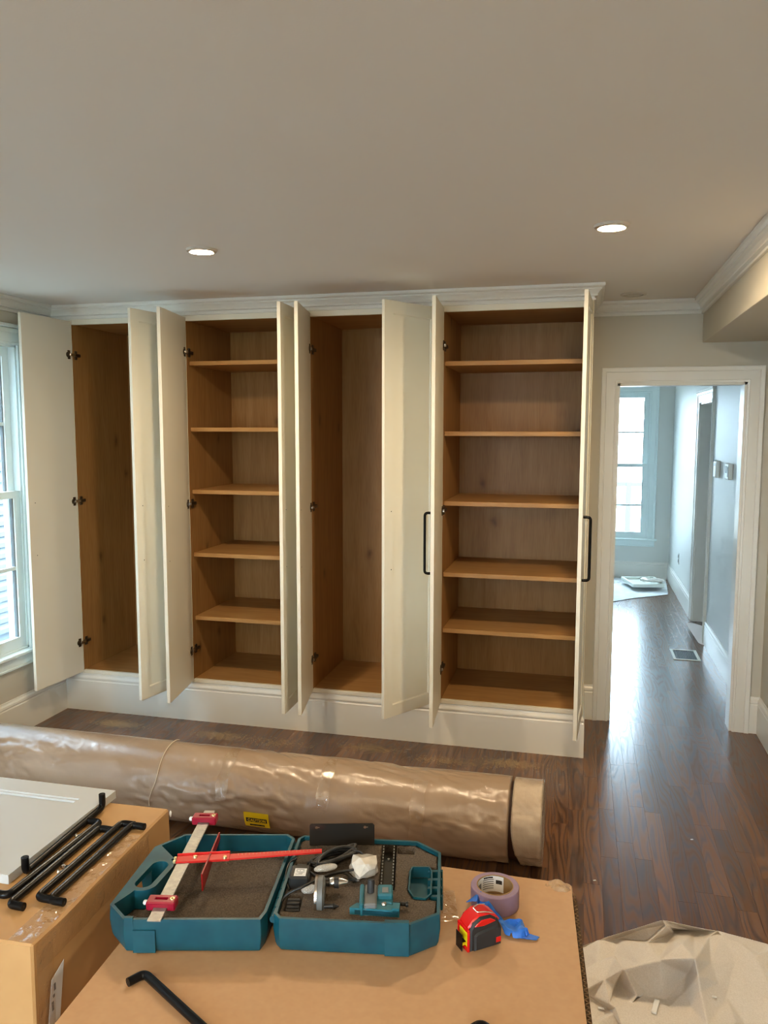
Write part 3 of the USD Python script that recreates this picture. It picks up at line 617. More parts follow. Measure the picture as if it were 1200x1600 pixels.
def arc_of(px, py):
    """angle and x of the near side of the roll at this pixel"""
    d = FWD + RGT * (px - 600) / FPX + UPV * (800 - py) / FPX; o = EYE - np.array([0, RY, RR]); a = d[1] ** 2 + d[2] ** 2; b = d[1] * o[1] + d[2] * o[2]; c = o[1] ** 2 + o[2] ** 2 - RR ** 2
    s = (-b - math.sqrt(max(b * b - a * c, 0))) / a; p = EYE + d * s; return p[0], math.atan2(p[2] - RR, -(p[1] - RY))
st = [arc_of(*q) for q in ((280, 1156), (262, 1170), (250, 1196), (243, 1222), (236, 1240), (234, 1258))]
rl.part('string', tube(spline([on_roll(x, a, .004) for x, a in st], 40), .0022, 6), 'cord_white', label='white string around the roll')
tx, _ = arc_of(652, 1260)
def band(x, w, a0, a1, n=26, off=.003, seed=0):
    an = np.linspace(a0, a1, n); pts = []
    for i, a in enumerate(an):
        for k in range(5):
            pts.append(on_roll(x + w * (k / 4 - .5) + .004 * math.sin(a * 9 + k), a, off + .0025 * meshkit.noise(np.array([[a * 22, k * 1.7, seed]]))[0]))
    f = []
    for i in range(n - 1):
        for k in range(4):
            q = i * 5 + k; f += [[q, q + 1, q + 6], [q, q + 6, q + 5]]
    return trimesh.Trimesh(pts, f, process=False)
rl.part('tape_band', band(tx, .055, -.35, 1.15), 'clear_tape', smooth=True, label='wrinkled clear tape band')
for px in (505, 345): rl.part('tape_band', band(arc_of(px, 1240)[0], .05, .1, 1.6, seed=px), 'clear_tape', smooth=True)
c0, c1 = arc_of(381, 1267), arc_of(416, 1271); ab = arc_of(400, 1290)[1]
def patch(x0, x1, a0, a1, off):
    v = []; n = 8
    for i in range(n + 1):
        a = a0 + (a1 - a0) * i / n
        for x in (x0, x1): v.append(on_roll(x, a, off))
    f = []
    for i in range(n): f += [[2 * i, 2 * i + 1, 2 * i + 3], [2 * i, 2 * i + 3, 2 * i + 2]]
    m = trimesh.Trimesh(v, f, process=False); return m
at0, at1 = c0[1], ab; lb_ = rl.part('caution_label', patch(c0[0], c1[0] + .01, at1, at0, .0045), 'yellow_label', label='yellow caution sticker')
w_ = c1[0] + .01 - c0[0]; am = at0 + (at1 - at0) * .48; hh = abs(at0 - at1) * RR
rl.part('caution_band', patch(c0[0] + .08 * w_, c1[0] + .01 - .08 * w_, am - .14 * abs(at0 - at1), am + .14 * abs(at0 - at1), .0052), 'label_ink', parent=lb_)
yv = np.array([0, math.sin(am), math.cos(am)])
rl.part('caution_text', text_on('CAUTION', .18 * hh, on_roll(c0[0] + .14 * w_, am - .09 * abs(at0 - at1), .0056), (1, 0, 0), yv, width=.72 * w_), 'yellow_label', parent=lb_)
a3 = at0 + (at1 - at0) * .83
rl.part('caution_text', patch(c0[0] + .2 * w_, c0[0] + .8 * w_, a3 - .03, a3 + .02, .0052), 'label_ink', parent=lb_)

# sawdust on the boards by the cabinet base
fl = []
for px, py, sx, sy, n in ((185, 1131, .14, .05, 260), (345, 1149, .13, .05, 240), (430, 1160, .2, .06, 160), (575, 1169, .14, .05, 200), (700, 1190, .2, .05, 160), (795, 1193, .15, .05, 260)):
    c = at(px, py, z=0)
    for _ in range(n * 4):
        x, y = c[0] + rng.normal() * sx * .6, c[1] + rng.normal() * sy * .6
        if -.93 < y < -.02 and x < -.02: s = rng.uniform(.0006, .0017); a = rng.uniform(0, 3.14); m = bx(-s, s, -s * .6, s * .6, 0, s * .6); m = rotz(m, a); m.apply_translation((x, y, 0)); fl.append(m)
single('sawdust', fl, 'sawdust', 'fine pale sawdust scattered on the dark floor along the cabinet base', 'sawdust', kind='stuff', smooth=False)

# ------------------------------------------------------------------ cardboard boxes
def crumple_box(x0, x1, y0, y1, z1, ang, c, seed, amp=.003, bev=.006, step=.03):
    m = bx(x0, x1, y0, y1, 0, z1, bev); m = m.subdivide_to_size(step * 3, max_iter=6); v = np.array(m.vertices)
    e = np.minimum.reduce([np.minimum(v[:, 0] - x0, x1 - v[:, 0]), np.minimum(v[:, 1] - y0, y1 - v[:, 1])])
    d = (meshkit.fbm(v * 5, 3, seed) - .5) * 2 * amp; v[:, 0] += d * (v[:, 2] > .01); v[:, 1] += d * .7 * (v[:, 2] > .01); v[:, 2] = np.where(v[:, 2] > .01, v[:, 2] - np.abs(d) * .5, v[:, 2])
    return rotz(trimesh.Trimesh(v, m.faces, process=False), ang, c)
# the big box under the tool case
BZ = .72; B_BR, B_FR, B_LB, B_LF = at(892, 1381, z=BZ), at(917, 1600, z=BZ), at(190, 1470, z=BZ), at(85, 1600, z=BZ)
sl = (B_FR[0] - B_BR[0]) / (B_FR[1] - B_BR[1]); bx_r = lambda y: B_BR[0] + sl * (y - B_BR[1]); sl2 = (B_LF[0] - B_LB[0]) / (B_LF[1] - B_LB[1]); bx_l = lambda y: B_LB[0] + sl2 * (y - B_LB[1])
yb0, yf0 = B_BR[1], -3.30
mainb = Thing('cardboard_box', 'large flat-topped tan cardboard box carrying the teal tool case', 'box', ((bx_l(-2.9) + bx_r(-2.9)) / 2, -2.9, 0))
quad = lambda d, zz: [(bx_l(yf0) + d, yf0 + d, zz), (bx_r(yf0) - d, yf0 + d, zz), (bx_r(yb0) - d, yb0 - d, zz), (bx_l(yb0) + d, yb0 - d, zz)]
mainb.part('body', hull(quad(.008, 0) + quad(.008, BZ - .012)), 'cardboard')
tpoly = Polygon([q[:2] for q in quad(.0, 0)]).buffer(-.012).buffer(.012)
mainb.part('top_sheet', extrude(tpoly, BZ - .0045, BZ), 'cardboard')
# cut corrugated edge of the top: a row of flutes along the right side
ds = np.array([sl, 1.0]) / math.hypot(sl, 1); fl = []
L = (yb0 - yf0) / ds[1]; k = 0; s = .03
path = []
while s < L - .03:
    p = np.array([bx_r(yf0), yf0]) + ds * s; path.append((p[0] + .0052 + .0034 * math.sin(s / .0065 * math.pi), p[1], BZ - .0045)); s += .002
mainb.part('corrugated_edge', [tube(np.array(path), .0013, 4), hull([(bx_r(y) + dx, y, z) for y in (yf0 + .02, yb0 - .02) for dx in (-.012, -.002) for z in (BZ - .02, BZ - .0046)])], 'corrugated_edge', smooth=False, label='cut corrugated edge')
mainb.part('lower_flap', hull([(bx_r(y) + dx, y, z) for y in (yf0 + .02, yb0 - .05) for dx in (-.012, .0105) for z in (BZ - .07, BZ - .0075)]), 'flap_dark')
cor = trimesh.creation.icosphere(4, 1.0); cor.vertices *= (.036, .026, .018); cor = noisy(cor, .007, 60, 12, 3); cor.apply_translation((B_BR[0] - .028, B_BR[1] - .016, BZ - .010))
mainb.part('taped_corner', cor, 'corner_tape', smooth=True, label='crumpled corner under clear tape')
tape_c = at(699, 1418, z=BZ)
def wrinkled_strip(c, ang, L, W, z, seed, amp=.004, nx=30, ny=14):
    g = np.array([(x, y) for x in np.linspace(-L / 2, L / 2, nx) for y in np.linspace(-W / 2, W / 2, ny)]); h = amp * meshkit.fbm(np.c_[g * 60, g[:, :1] * 0], 3, seed)
    f = np.array([t for i in range(nx - 1) for j in range(ny - 1) for t in ([i * ny + j, (i + 1) * ny + j, (i + 1) * ny + j + 1], [i * ny + j, (i + 1) * ny + j + 1, i * ny + j + 1])])
    m = trimesh.Trimesh(np.c_[g, h], f, process=False); m = rotz(m, ang); m.apply_translation((c[0], c[1], z)); return m
mainb.part('packing_tape', wrinkled_strip(tape_c, math.radians(104), .11, .040, BZ + .0006, 2, .007), 'clear_tape', smooth=True, label='wrinkled clear packing tape')

# the box on the left
CZ_ = .80; c_br, c_fr = at(265, 1263, z=CZ_), at(50, 1477, z=CZ_)
ang2 = math.atan2(c_br[1] - c_fr[1], c_br[0] - c_fr[0]) - math.pi / 2; Lb = np.linalg.norm((c_br - c_fr)[:2])
def lb_pt(u, v, z): # u: to the left of the right edge; v: back from the front right corner
    e = (c_br - c_fr)[:2] / Lb; n = np.array([-e[1], e[0]]); q = c_fr[:2] + e * v + n * u; return np.array([q[0], q[1], z])
LW_ = .62
leftb = Thing('cardboard_box', 'shiny taped cardboard box on the left carrying the white cabinet door', 'box', tuple(lb_pt(LW_ / 2, Lb / 2, 0)))
bm = bx(-LW_ / 2, LW_ / 2, -Lb / 2, Lb / 2, 0, CZ_, .004).subdivide_to_size(.06, max_iter=7); vv = np.array(bm.vertices)
dd = (meshkit.fbm(vv * 6, 3, 31) - .5) * .008; vv[:, 0] += dd * (vv[:, 2] > .02); vv[:, 2] -= np.abs(dd) * .4 * (vv[:, 2] > .02)
cc = lb_pt(LW_ / 2, Lb / 2, 0); bm = rotz(trimesh.Trimesh(vv, bm.faces, process=False), ang2); bm.apply_translation(cc)
leftb.part('body', bm, 'cardboard_old', smooth=40)
def lb_box(u0, u1, v0, v1, z0, z1, b=0): return hull([lb_pt(u, v, z) for u in (u0, u1) for v in (v0, v1) for z in (z0, z1)])
e2 = (c_br - c_fr)[:2] / Lb; an_e = math.atan2(e2[1], e2[0])
leftb.part('packing_tape', wrinkled_strip(lb_pt(.026, .20, 0), an_e, .40, .05, CZ_ + .0006, 8, .005, 60, 12), 'clear_tape', smooth=True, label='glossy clear packing tape along the top edge')
def side_strip(v0, v1, z0, z1, off=.0055, seed=4, nx=40, ny=14):
    g = [(v0 + (v1 - v0) * i / (nx - 1), z0 + (z1 - z0) * j / (ny - 1)) for i in range(nx) for j in range(ny)]; h = meshkit.fbm(np.c_[np.array(g) * 50, np.zeros(len(g))], 3, seed) * .004
    f = [t for i in range(nx - 1) for j in range(ny - 1) for t in ([i * ny + j, (i + 1) * ny + j, (i + 1) * ny + j + 1], [i * ny + j, (i + 1) * ny + j + 1, i * ny + j + 1])]
    return trimesh.Trimesh([lb_pt(-off - hh_, v, z) for (v, z), hh_ in zip(g, h)], f, process=False)
leftb.part('packing_tape', side_strip(.0, .42, CZ_ - .06, CZ_ - .002), 'clear_tape', smooth=True)
leftb.part('packing_tape', side_strip(.0, .05, .25, CZ_ - .02, seed=9), 'clear_tape', smooth=True)
lp = leftb.part('shipping_label', hull([lb_pt(u, v, z) for u in (-.0045, -.0052) for v, z in ((.045, .70), (.085, .715), (.05, .52), (.012, .52))]), 'white_label', label='slanted white paper label')
def side_txt(txt, v, z, h): return text_on(txt, h, lb_pt(-.0056, v, z), (0, -.0, -1), np.array([e2[0], e2[1], 0]) * 1.0)
for k, (zz, ln) in enumerate(((.688, .014), (.668, .006), (.656, .018))):
    leftb.part('printed_line', hull([lb_pt(u, v, z) for u in (-.0052, -.0056) for v in (.050 - k * .004, .056 - k * .004) for z in (zz, zz - ln)]), 'grey_ink', parent=lp)
tip = trimesh.creation.icosphere(3, 1); tip.vertices *= (.004, .004, .009); tip = noisy(tip, .003, 70, 4); tip.apply_translation(lb_pt(-.004, Lb - .004, CZ_ - .012))
leftb.part('torn_corner', tip, 'white_bag', smooth=True, label='torn pale corner')

# white shaker cabinet door lying on it
PZ = CZ_ + .0205
p_br = at(181, 1235, z=PZ); p_bl = at(0, 1214, z=PZ); p_fr = at(0, 1378, z=PZ)
ex = (p_bl - p_br)[:2]; ex /= np.linalg.norm(ex); ey = (p_fr - p_br)[:2]; ey /= np.linalg.norm(ey)
ey = np.array([-ex[1], ex[0]]) * (1 if np.dot([-ex[1], ex[0]], ey) > 0 else -1)
def pd(a, b, z): q = p_br[:2] + ex * a + ey * b; return np.array([q[0], q[1], z])
PWd, PLd = .60, .402
f_ = .062; slab = man(hull([pd(a, b, z) for a in (0, PWd) for b in (0, PLd) for z in (PZ - .02, PZ)])); pk = man(hull([pd(a, b, z) for i, z in ((0, PZ + .001), (.004, PZ - .009)) for a in (f_ + i, PWd - f_ - i) for b in (f_ + i, PLd - f_ - i)]))
dv = Thing('loose_shaker_panel', 'loose white shaker cabinet door lying flat on the left cardboard box', 'door panel', tuple(pd(PWd / 2, PLd / 2, PZ - .02)))
dv.part('frame', slab - pk, 'panel_paint')
for (a0, a1, b0, b1) in ((f_, PWd - f_, f_, f_ + .007), (f_, f_ + .007, f_ + .007, PLd - f_), (f_, PWd - f_, PLd - f_ - .007, PLd - f_)): dv.part('bead', hull([pd(a, b, z) for a in (a0, a1) for b in (b0, b1) for z in (PZ - .010, PZ - .0035)]), 'panel_paint')

# black pulls on the left box
def loose_pull(name, label, p0, p1, legdir, leg=.034, w=.016, group='loose black cabinet pulls', zoff=0.0, cat='cabinet pull'):
    """bar from p0 to p1; both legs along legdir"""
    p0, p1, ld = np.array(p0, float), np.array(p1, float), np.array(legdir, float); ld /= np.linalg.norm(ld)
    path = round_path([p0 + ld * leg, p0, p1, p1 + ld * leg], .013, 5); t = Thing(name, label, cat, tuple((p0 + p1) / 2 - [0, 0, w / 2]), group=group)
    t.part('bar', tube(path, w / 2, 12), 'black_metal')
    for p in (p0, p1):
        h = frame_to(trimesh.creation.cylinder(.0022, .0006, sections=10), p + ld * (leg + .0002), *np.linalg.svd(ld[None])[2][[1, 2]], ld); t.part('screw_hole', h, 'dark_hole')
    return t
zp = CZ_ + .0086
A = lambda px, py, z=zp: at(px, py, z=z)
loose_pull('cabinet_pull', 'black bar pull with upright legs right against the edge of the loose white door', A(160, 1261), A(40, 1363), (0, 0, 1))
p0, p1 = A(128, 1302), A(8, 1397); dr = (p1 - p0) / np.linalg.norm(p1 - p0); nr = np.array([dr[1], -dr[0], 0])
if nr[0] > 0: nr = -nr
q0, q1 = A(157, 1285), A(20, 1393)
loose_pull('cabinet_pull', 'black bar pull lying second from the loose white door, legs turned towards it', q0, q0 + (q1 - q0) / np.linalg.norm(q1 - q0) * .31, nr)
q0, q1 = A(155, 1294), A(26, 1403)
loose_pull('cabinet_pull', 'black bar pull lying third from the loose white door, its near foot turned right', q0, q0 + (q1 - q0) / np.linalg.norm(q1 - q0) * .31, -nr)
q0, q1 = A(190, 1286), A(64, 1397)
loose_pull('cabinet_pull', 'black bar pull lying fourth from the loose white door, left of the outermost pull', q0, q0 + (q1 - q0) / np.linalg.norm(q1 - q0) * .31, -nr)
q0, q1 = A(206, 1289), A(84, 1400)
loose_pull('cabinet_pull', 'outermost black bar pull, next to the taped right edge of the left box', q0, q0 + (q1 - q0) / np.linalg.norm(q1 - q0) * .31, -nr)
def screw(px, py, ang, z, label, L=.022):
    c = at(px, py, z=z + .006); d = np.array([math.cos(ang), math.sin(ang), 0]); s = np.array([-d[1], d[0], 0])
    t = Thing('screw', label, 'screw', (c[0], c[1], z), group='small bright screws on the left box')
    t.part('shank', frame_to(lathe([(0, 0), (.0025, 0), (.0025, L * .8), (.0004, L), (0, L)], 8), c, s, np.array([0, 0, 1.]), d), 'bright_steel')
    t.part('head', frame_to(lathe([(0, -.004), (.0045, -.004), (.006, -.0005), (.003, .001), (0, .001)], 12), c, s, np.array([0, 0, 1.]), d), 'bright_steel')
screw(120, 1306, 1.0, CZ_, 'bright screw between the second and third black pulls')
for (px, py, a, lb2) in ((92, 1362, .7, 'bright screw lying left in the small cluster between pulls'), (99, 1354, 2.3, 'bright screw lying topmost in the small cluster between pulls'), (104, 1356, -.4, 'bright screw lying right in the small cluster between pulls'), (80, 1407, 1.8, 'bright screw beside the near feet of the outermost pulls')):
    screw(px, py, a, CZ_, lb2)

# black pull on the big box, and the end of another by its front edge
zq = BZ + .0086; q0, q1 = at(226, 1521, z=zq), at(318, 1606, z=zq); dq = (q1 - q0) / np.linalg.norm(q1 - q0); nq = np.array([dq[1], -dq[0], 0]); ref = at(205, 1528, z=zq) - q0
if nq @ ref < 0: nq = -nq
loose_pull('cabinet_pull', 'single black bar pull lying on the big box in front of the teal case', q0, q0 + dq * .31, nq, group=None)
q0 = at(752, 1599, z=zq); loose_pull('cabinet_pull', 'black bar pull just showing at the bottom edge of the photo', q0, q0 + np.array([.24, -.19, 0]), (-.62, -.78, 0), group=None)
# ------------------------------------------------------------------ open teal tool case
RZ, FZ = .792, BZ + .0005
P2 = lambda px, py, z=RZ: tuple(at(px, py, z=z)[:2])
LID = Polygon([P2(*q) for q in ((290, 1303), (450, 1303), (461, 1310), (417, 1424), (407, 1437), (193, 1437), (172, 1413), (242, 1323))])
BAS = Polygon([P2(*q) for q in ((475, 1305), (652, 1314), (689, 1332), (687, 1428), (641, 1445), (436, 1435), (428, 1427), (466, 1310))])
def shell_hull(poly, z0, z1):
    r = lambda d, z: [(x, y, z) for x, y in poly.buffer(-d).buffer(.003).exterior.coords]
    return hull(r(.014, z0) + r(.008, z0 + .004) + r(.005, z0 + .012) + r(.0035, z0 + (z1 - z0) * .55) + r(.0015, z0 + (z1 - z0) * .56) + r(.003, z1))
cxy = ((LID.centroid.x + BAS.centroid.x) / 2, (LID.centroid.y + BAS.centroid.y) / 2)
case = Thing('tool_case', 'open teal plastic tool case with grey foam lying on the big cardboard box', 'tool case', (*cxy, FZ))
# lid half, with the carrying handle cut through its left side
hc, hd = np.array(P2(237, 1366)), np.array(P2(257, 1346)) - np.array(P2(218, 1388)); hd /= np.linalg.norm(hd)
hole = LineString([hc - hd * .032, hc + hd * .034]).buffer(.0185); hub = hole.buffer(.011)
cav = LID.buffer(-.0065).difference(hub.union(Polygon([P2(250, 1316), P2(170, 1420), P2(206, 1396), P2(274, 1340)]).buffer(-.004)).buffer(.001))
lid = man(shell_hull(LID, FZ, RZ)) - man(extrude(cav.buffer(-.002).buffer(.002), FZ + .008, RZ + .01)) - man(extrude(hole, FZ - .01, RZ + .01))
on_ = np.array([-hd[1], hd[0]]); on_ = on_ if on_ @ (hc - np.array(LID.centroid.coords[0])) > 0 else -on_
cutp = LineString([hc - hd * .030, hc + hd * .032, hc + hd * .032 + on_ * .09, hc - hd * .030 + on_ * .09, hc - hd * .030]).convex_hull.union(hole)
lid = lid - man(extrude(cutp, FZ - .01, RZ - .012))
lid_p = case.part('lid', lid, 'case_teal', smooth=25)
def foam_mesh(poly, z0, z1, seed, amp, holes=None, bumps=True):
    step = .006; x0, y0, x1, y1 = poly.bounds; inner = poly.buffer(-.001)
    if holes is not None: inner = inner.difference(holes)
    g = [(x, y) for x in np.arange(x0, x1, step) for y in np.arange(y0, y1, step)]; pts = shapely.points(g); keep = shapely.contains(inner.buffer(-step * .35), pts); g = [q for q, k in zip(g, keep) if k]
    for geom in getattr(inner, 'geoms', [inner]):
        for ring in (geom.exterior, *geom.interiors): g += [tuple(ring.interpolate(d).coords[0]) for d in np.arange(0, ring.length, step)]
    g = np.array(g); tri = Delaunay(g).simplices; cen = shapely.points(g[tri].mean(1)); tri = tri[shapely.contains(inner, cen)]
    a, b = g[tri[:, 1]] - g[tri[:, 0]], g[tri[:, 2]] - g[tri[:, 0]]; fl = a[:, 0] * b[:, 1] - a[:, 1] * b[:, 0] < 0; tri[fl] = tri[fl][:, ::-1]
    h = (meshkit.fbm(np.c_[g * 70, g[:, :1] * 0], 3, seed) - .5) * amp; n = len(g)
    e = np.sort(np.vstack([tri[:, [0, 1]], tri[:, [1, 2]], tri[:, [2, 0]]]), 1); u, c = np.unique(e, axis=0, return_counts=True); rim = u[c == 1]
    return trimesh.Trimesh(np.vstack([np.c_[g, z1 + h], np.c_[g, np.full(n, z0)]]), np.vstack([tri, [[i, j, j + n] for i, j in rim], [[i, j + n, i + n] for i, j in rim]]), process=False)
case.part('lid_foam', foam_mesh(cav, FZ + .008, RZ - .040, 5, .004), 'case_foam', smooth=True, label='dark grey foam liner of the lid')
# base half, full of foam
pocket = Polygon([P2(646, 1352), P2(669, 1352), P2(673, 1358), P2(671, 1392), P2(664, 1398), P2(648, 1396), P2(641, 1386), P2(643, 1358)]).buffer(.001)
ribs = Polygon([P2(672, 1350), P2(690, 1352), P2(690, 1404), P2(671, 1400)])
bcav = BAS.buffer(-.006); base = man(shell_hull(BAS, FZ, RZ)) - man(extrude(bcav, FZ + .008, RZ + .01))
base_p = case.part('base', base, 'case_teal', smooth=25)
FB = RZ - .009
slot = Polygon([P2(622, 1325, FB), P2(648, 1326, FB), P2(647, 1335, FB), P2(621, 1334, FB)])
dpad = Polygon([P2(450, 1396, FB), P2(474, 1397, FB), P2(468, 1425, FB), P2(441, 1423, FB)])
railp = Polygon([P2(598, 1318, FB), P2(620, 1318, FB), P2(616, 1392, FB), P2(592, 1392, FB)])
discp = Polygon([P2(484, 1370, FB), P2(548, 1372, FB), P2(546, 1400, FB), P2(530, 1424, FB), P2(482, 1424, FB)]); 
holes = shapely.union_all([pocket.buffer(.004), ribs, slot, dpad, railp])
case.part('base_foam', foam_mesh(bcav, FZ + .008, FB, 9, .0035, holes), 'case_foam', smooth=True, label='dark grey foam liner of the base')
case.part('foam_floor', extrude(bcav.buffer(-.001), FZ + .008, FB - .026), 'vent_dark', smooth=False)
case.part('handle_pocket', [extrude(pocket.buffer(.0035).difference(pocket), FB - .02, FB + .004), extrude(pocket.buffer(.001), FB - .0262, FB - .022)], 'case_teal', smooth=25, label='teal handle pocket')
rv = [np.array(P2(681, y)) for y in (1355, 1368, 1381, 1394)]
for q in rv: case.part('rib', hull([(q[0] + dx, q[1] + dy, z) for dx in (-.017, .015) for dy in (-.0045, .0045) for z in (FB - .026, FB + (.003 if dx > 0 else -.002))]), 'case_teal')
def wall_panel(pa, pb, z0, z1, out, name, th=.006):
    a, b = np.array(pa), np.array(pb); d = (b - a) / np.linalg.norm(b - a); n = np.array([d[1], -d[0]])
    case.part(name, hull([(*(p + n * o), z) for p in (a, b) for o in (out, out + th) for z in (z0, z1)]), 'case_teal')
wall_panel(P2(601, 1445), P2(639, 1446), FZ + .010, RZ + .007, -.006, 'latch', .010)
wall_panel(P2(207, 1438), P2(242, 1438), FZ + .006, RZ - .020, -.003, 'latch', .006)
wall_panel(P2(194, 1437), P2(207, 1437), RZ - .02, RZ + .004, -.006, 'latch_catch', .007)
h0, h1 = np.array([*P2(462, 1311), RZ - .012]), np.array([*P2(422, 1428), RZ - .012]); hv = (h1 - h0) / np.linalg.norm(h1 - h0); hL = np.linalg.norm(h1 - h0)
nk = 9
for k in range(nk):
    a, b = h0 + hv * (hL * (k + .06) / nk) + [.006, 0, 0], h0 + hv * (hL * (k + .94) / nk) + [.006, 0, 0]
    case.part('hinge_knuckle', tube([a, b], .0075, 12), 'case_teal')

# ------------------------------------------------------------------ things in the foam
Q = lambda px, py, z: at(px, py, z=z)
# black wall bracket standing at the back of the base
zb_ = FB - .005; bl, br = Q(484, 1324, zb_), Q(585, 1323, zb_); bw = np.linalg.norm(br - bl); bX = (br - bl) / bw; bY = np.array([-.10 * -bX[1], .0, 1.0]); bY = np.array([0, .06, 1.0]); bY -= bX * (bX @ bY); bY /= np.linalg.norm(bY); bZ = np.cross(bX, bY)
bt = Thing('mounting_bracket', 'dark metal mounting bracket with two keyholes standing at the back of the teal case', 'bracket', tuple((bl + br) / 2))
prof = Polygon([(0, 0), (bw, 0), (bw, .052), (bw - .004, .056), (.004, .056), (0, .052)])
keys = shapely.union_all([Point(x, .047).buffer(.0035).union(shapely.geometry.box(x, .0455, x + .007, .0485)) for x in (.016, bw - .022)])
bt.part('plate', frame_to(extrude(prof.difference(keys), 0, .002), bl, bX, bY, bZ), 'black_gloss')
bt.part('flange', frame_to(bx(0, .002, 0, .05, -.012, 0), bl, bX, bY, bZ), 'black_gloss')
# power adapter with label
ac = Q(469, 1370, FB + .012); adp = Thing('power_adapter', 'black power adapter with a white printed label in the teal case', 'power adapter', (ac[0], ac[1], FB - .004), YAW * .9)
adp.part('body', bx(-.0215, .0215, -.026, .024, 0, .030, .004), 'black_plastic', local=True)
adp.part('collar', bx(-.013, .013, .022, .036, .004, .026, .003), 'black_plastic', local=True)
lp = adp.part('label', bx(-.011, .014, -.021, .008, .0299, .0304), 'white_label', local=True, label='white printed label')
for k, (y, a, b) in enumerate(((.004, -.008, .009), (-.001, -.008, -.004), (-.001, -.001, .002), (-.001, .006, .010), (-.006, -.007, .010), (-.0105, -.002, .007), (-.0145, -.008, .006))):
    adp.part('printed_line', bx(a, b, y - .0008, y + .0008, .0304, .0306), 'grey_ink', parent=lp, local=True, smooth=False)
# black coiled cable in a pouch
pz = FB + .006; pA, pB = Q(490, 1358, pz), Q(556, 1332, pz); pv = (pB - pA); pL = np.linalg.norm(pv); pv /= pL; pn = np.array([-pv[1], pv[0], 0])
cb = Thing('cable_bundle', 'coiled black power cable bundle beside the white plastic bag in the teal case', 'cable', tuple((pA + pB) / 2 - [0, 0, .006]))
for k in range(6):
    o = pn * (.022 - .0075 * k) + np.array([0, 0, .003 + .004 * (k % 3)]); w = .010 + .002 * k; pth = []
    for a in np.linspace(0, 2 * np.pi, 40, endpoint=False): pth.append((pA + pB) / 2 + o * .7 + pv * math.cos(a) * (pL / 2 + .008 - .003 * k) + pn * math.sin(a) * w + np.array([0, 0, .004 * math.sin(2 * a + k) + .002 * k]))
    cb.part('coil', tube(pth, .0042, 8, closed=True), 'black_plastic', smooth=True)
lead = spline([Q(549, 1328, pz + .020), Q(565, 1333, pz + .020), Q(567, 1343, pz + .022), Q(560, 1356, pz + .020), Q(537, 1361, pz + .014), Q(505, 1370, pz + .012), Q(470, 1387, pz + .020), Q(450, 1397, pz + .006), Q(440, 1408, FB + .003)], 60)
cb.part('lead', tube(lead, .0026, 8), 'black_plastic', smooth=True)
cb.part('lead', tube(spline([Q(452, 1390, FB + .004), Q(447, 1375, FB + .004), Q(449, 1356, FB + .006), Q(456, 1345, FB + .010), Q(464, 1341, FB + .014)], 30), .0024, 8), 'black_plastic', smooth=True)
cb.part('lead', tube(spline([Q(487, 1350, pz + .01), Q(487, 1364, pz + .012), Q(500, 1370, pz + .010), Q(530, 1364, pz + .006), Q(553, 1378, FB + .004)], 40), .0024, 8), 'black_plastic', smooth=True)
pg0, pg1 = Q(545, 1372, FB + .005), Q(562, 1377, FB + .005); cb.part('plug', tube([pg0, pg0 + (pg1 - pg0) * .75], .0045, 10), 'black_plastic'); cb.part('plug_tip', tube([pg0 + (pg1 - pg0) * .75, pg1], .0018, 8), 'bright_steel')
def bag(name, label, px, py, z, r, seed, m, rot=0.0, amp=.006, cat='plastic bag'):
    c = Q(px, py, z); b = trimesh.creation.icosphere(3, 1.0); b.vertices *= r; b = noisy(noisy(b, amp, 38, seed, 2), amp * .3, 110, seed + 3, 2); b = rotz(b, rot); b.apply_translation(c); single(name, b, m, label, cat, smooth=18)
br_ = np.random.default_rng(5); bp_ = br_.normal(size=(46, 3)); bp_ /= np.linalg.norm(bp_, axis=1, keepdims=True); bp_ *= br_.uniform(.72, 1.0, (46, 1)) * np.array([.038, .044, .028])
bgm = hull(bp_).subdivide().subdivide(); bgm = noisy(bgm, .0022, 90, 3, 2); bgm = rotz(bgm, .3); bgm.apply_translation(Q(568, 1352, FB + .020))
single('plastic_bag', bgm, 'white_bag', 'crumpled white plastic bag in the teal case behind the teal device', 'plastic bag', smooth=12)
bag('plastic_bag', 'small clear plastic bag lying along the black cable bundle', 509, 1356, FB + .024, (.026, .009, .008), 7, 'clear_bag', .55, .003)
bag('plastic_bag', 'small clear plastic bag tucked between the adapter and the grey lens', 484, 1389, FB + .008, (.020, .013, .009), 11, 'clear_bag', .7, .004)
# grey round lens with a silver cone
gc = Q(498, 1424, FB); gX = _rt; gY = _fw
lz = Thing('laser_target_lens', 'grey disc tool with a bright silver cone nose lying in the teal case', 'tool', (gc[0], gc[1], FB - .01))
dcen = np.array([gc[0], gc[1], FB + .014]) + gY * .036
def along(profile, o, ax, n=28):
    ax = np.array(ax, float) / np.linalg.norm(ax); s = np.cross(ax, [0, 0, 1.]); s /= np.linalg.norm(s); m = lathe(profile, n); return frame_to(m, o, s, np.cross(ax, s), ax)
lz.part('disc', along([(0, -.007), (.033, -.007), (.036, -.004), (.036, .006), (.030, .010), (0, .010)], dcen, gX), 'grey_plastic')
lz.part('chrome_ring', along([(.0335, -.0095), (.0372, -.0095), (.0372, -.0045), (.0335, -.0045)], dcen, gX), 'bright_steel')
nc = dcen + gY * .030 + np.array([0, 0, .008]) + gX * .006
lz.part('neck', along([(0, 0), (.0085, 0), (.0085, .012), (0, .012)], nc, gX), 'black_plastic')
lz.part('nose_band', along([(0, .012), (.0095, .012), (.0105, .017), (.0105, .021), (0, .021)], nc, gX), 'bright_steel')
lz.part('grip_band', along([(0, .021), (.0115, .021), (.0115, .031), (0, .031)], nc, gX), 'black_rubber')
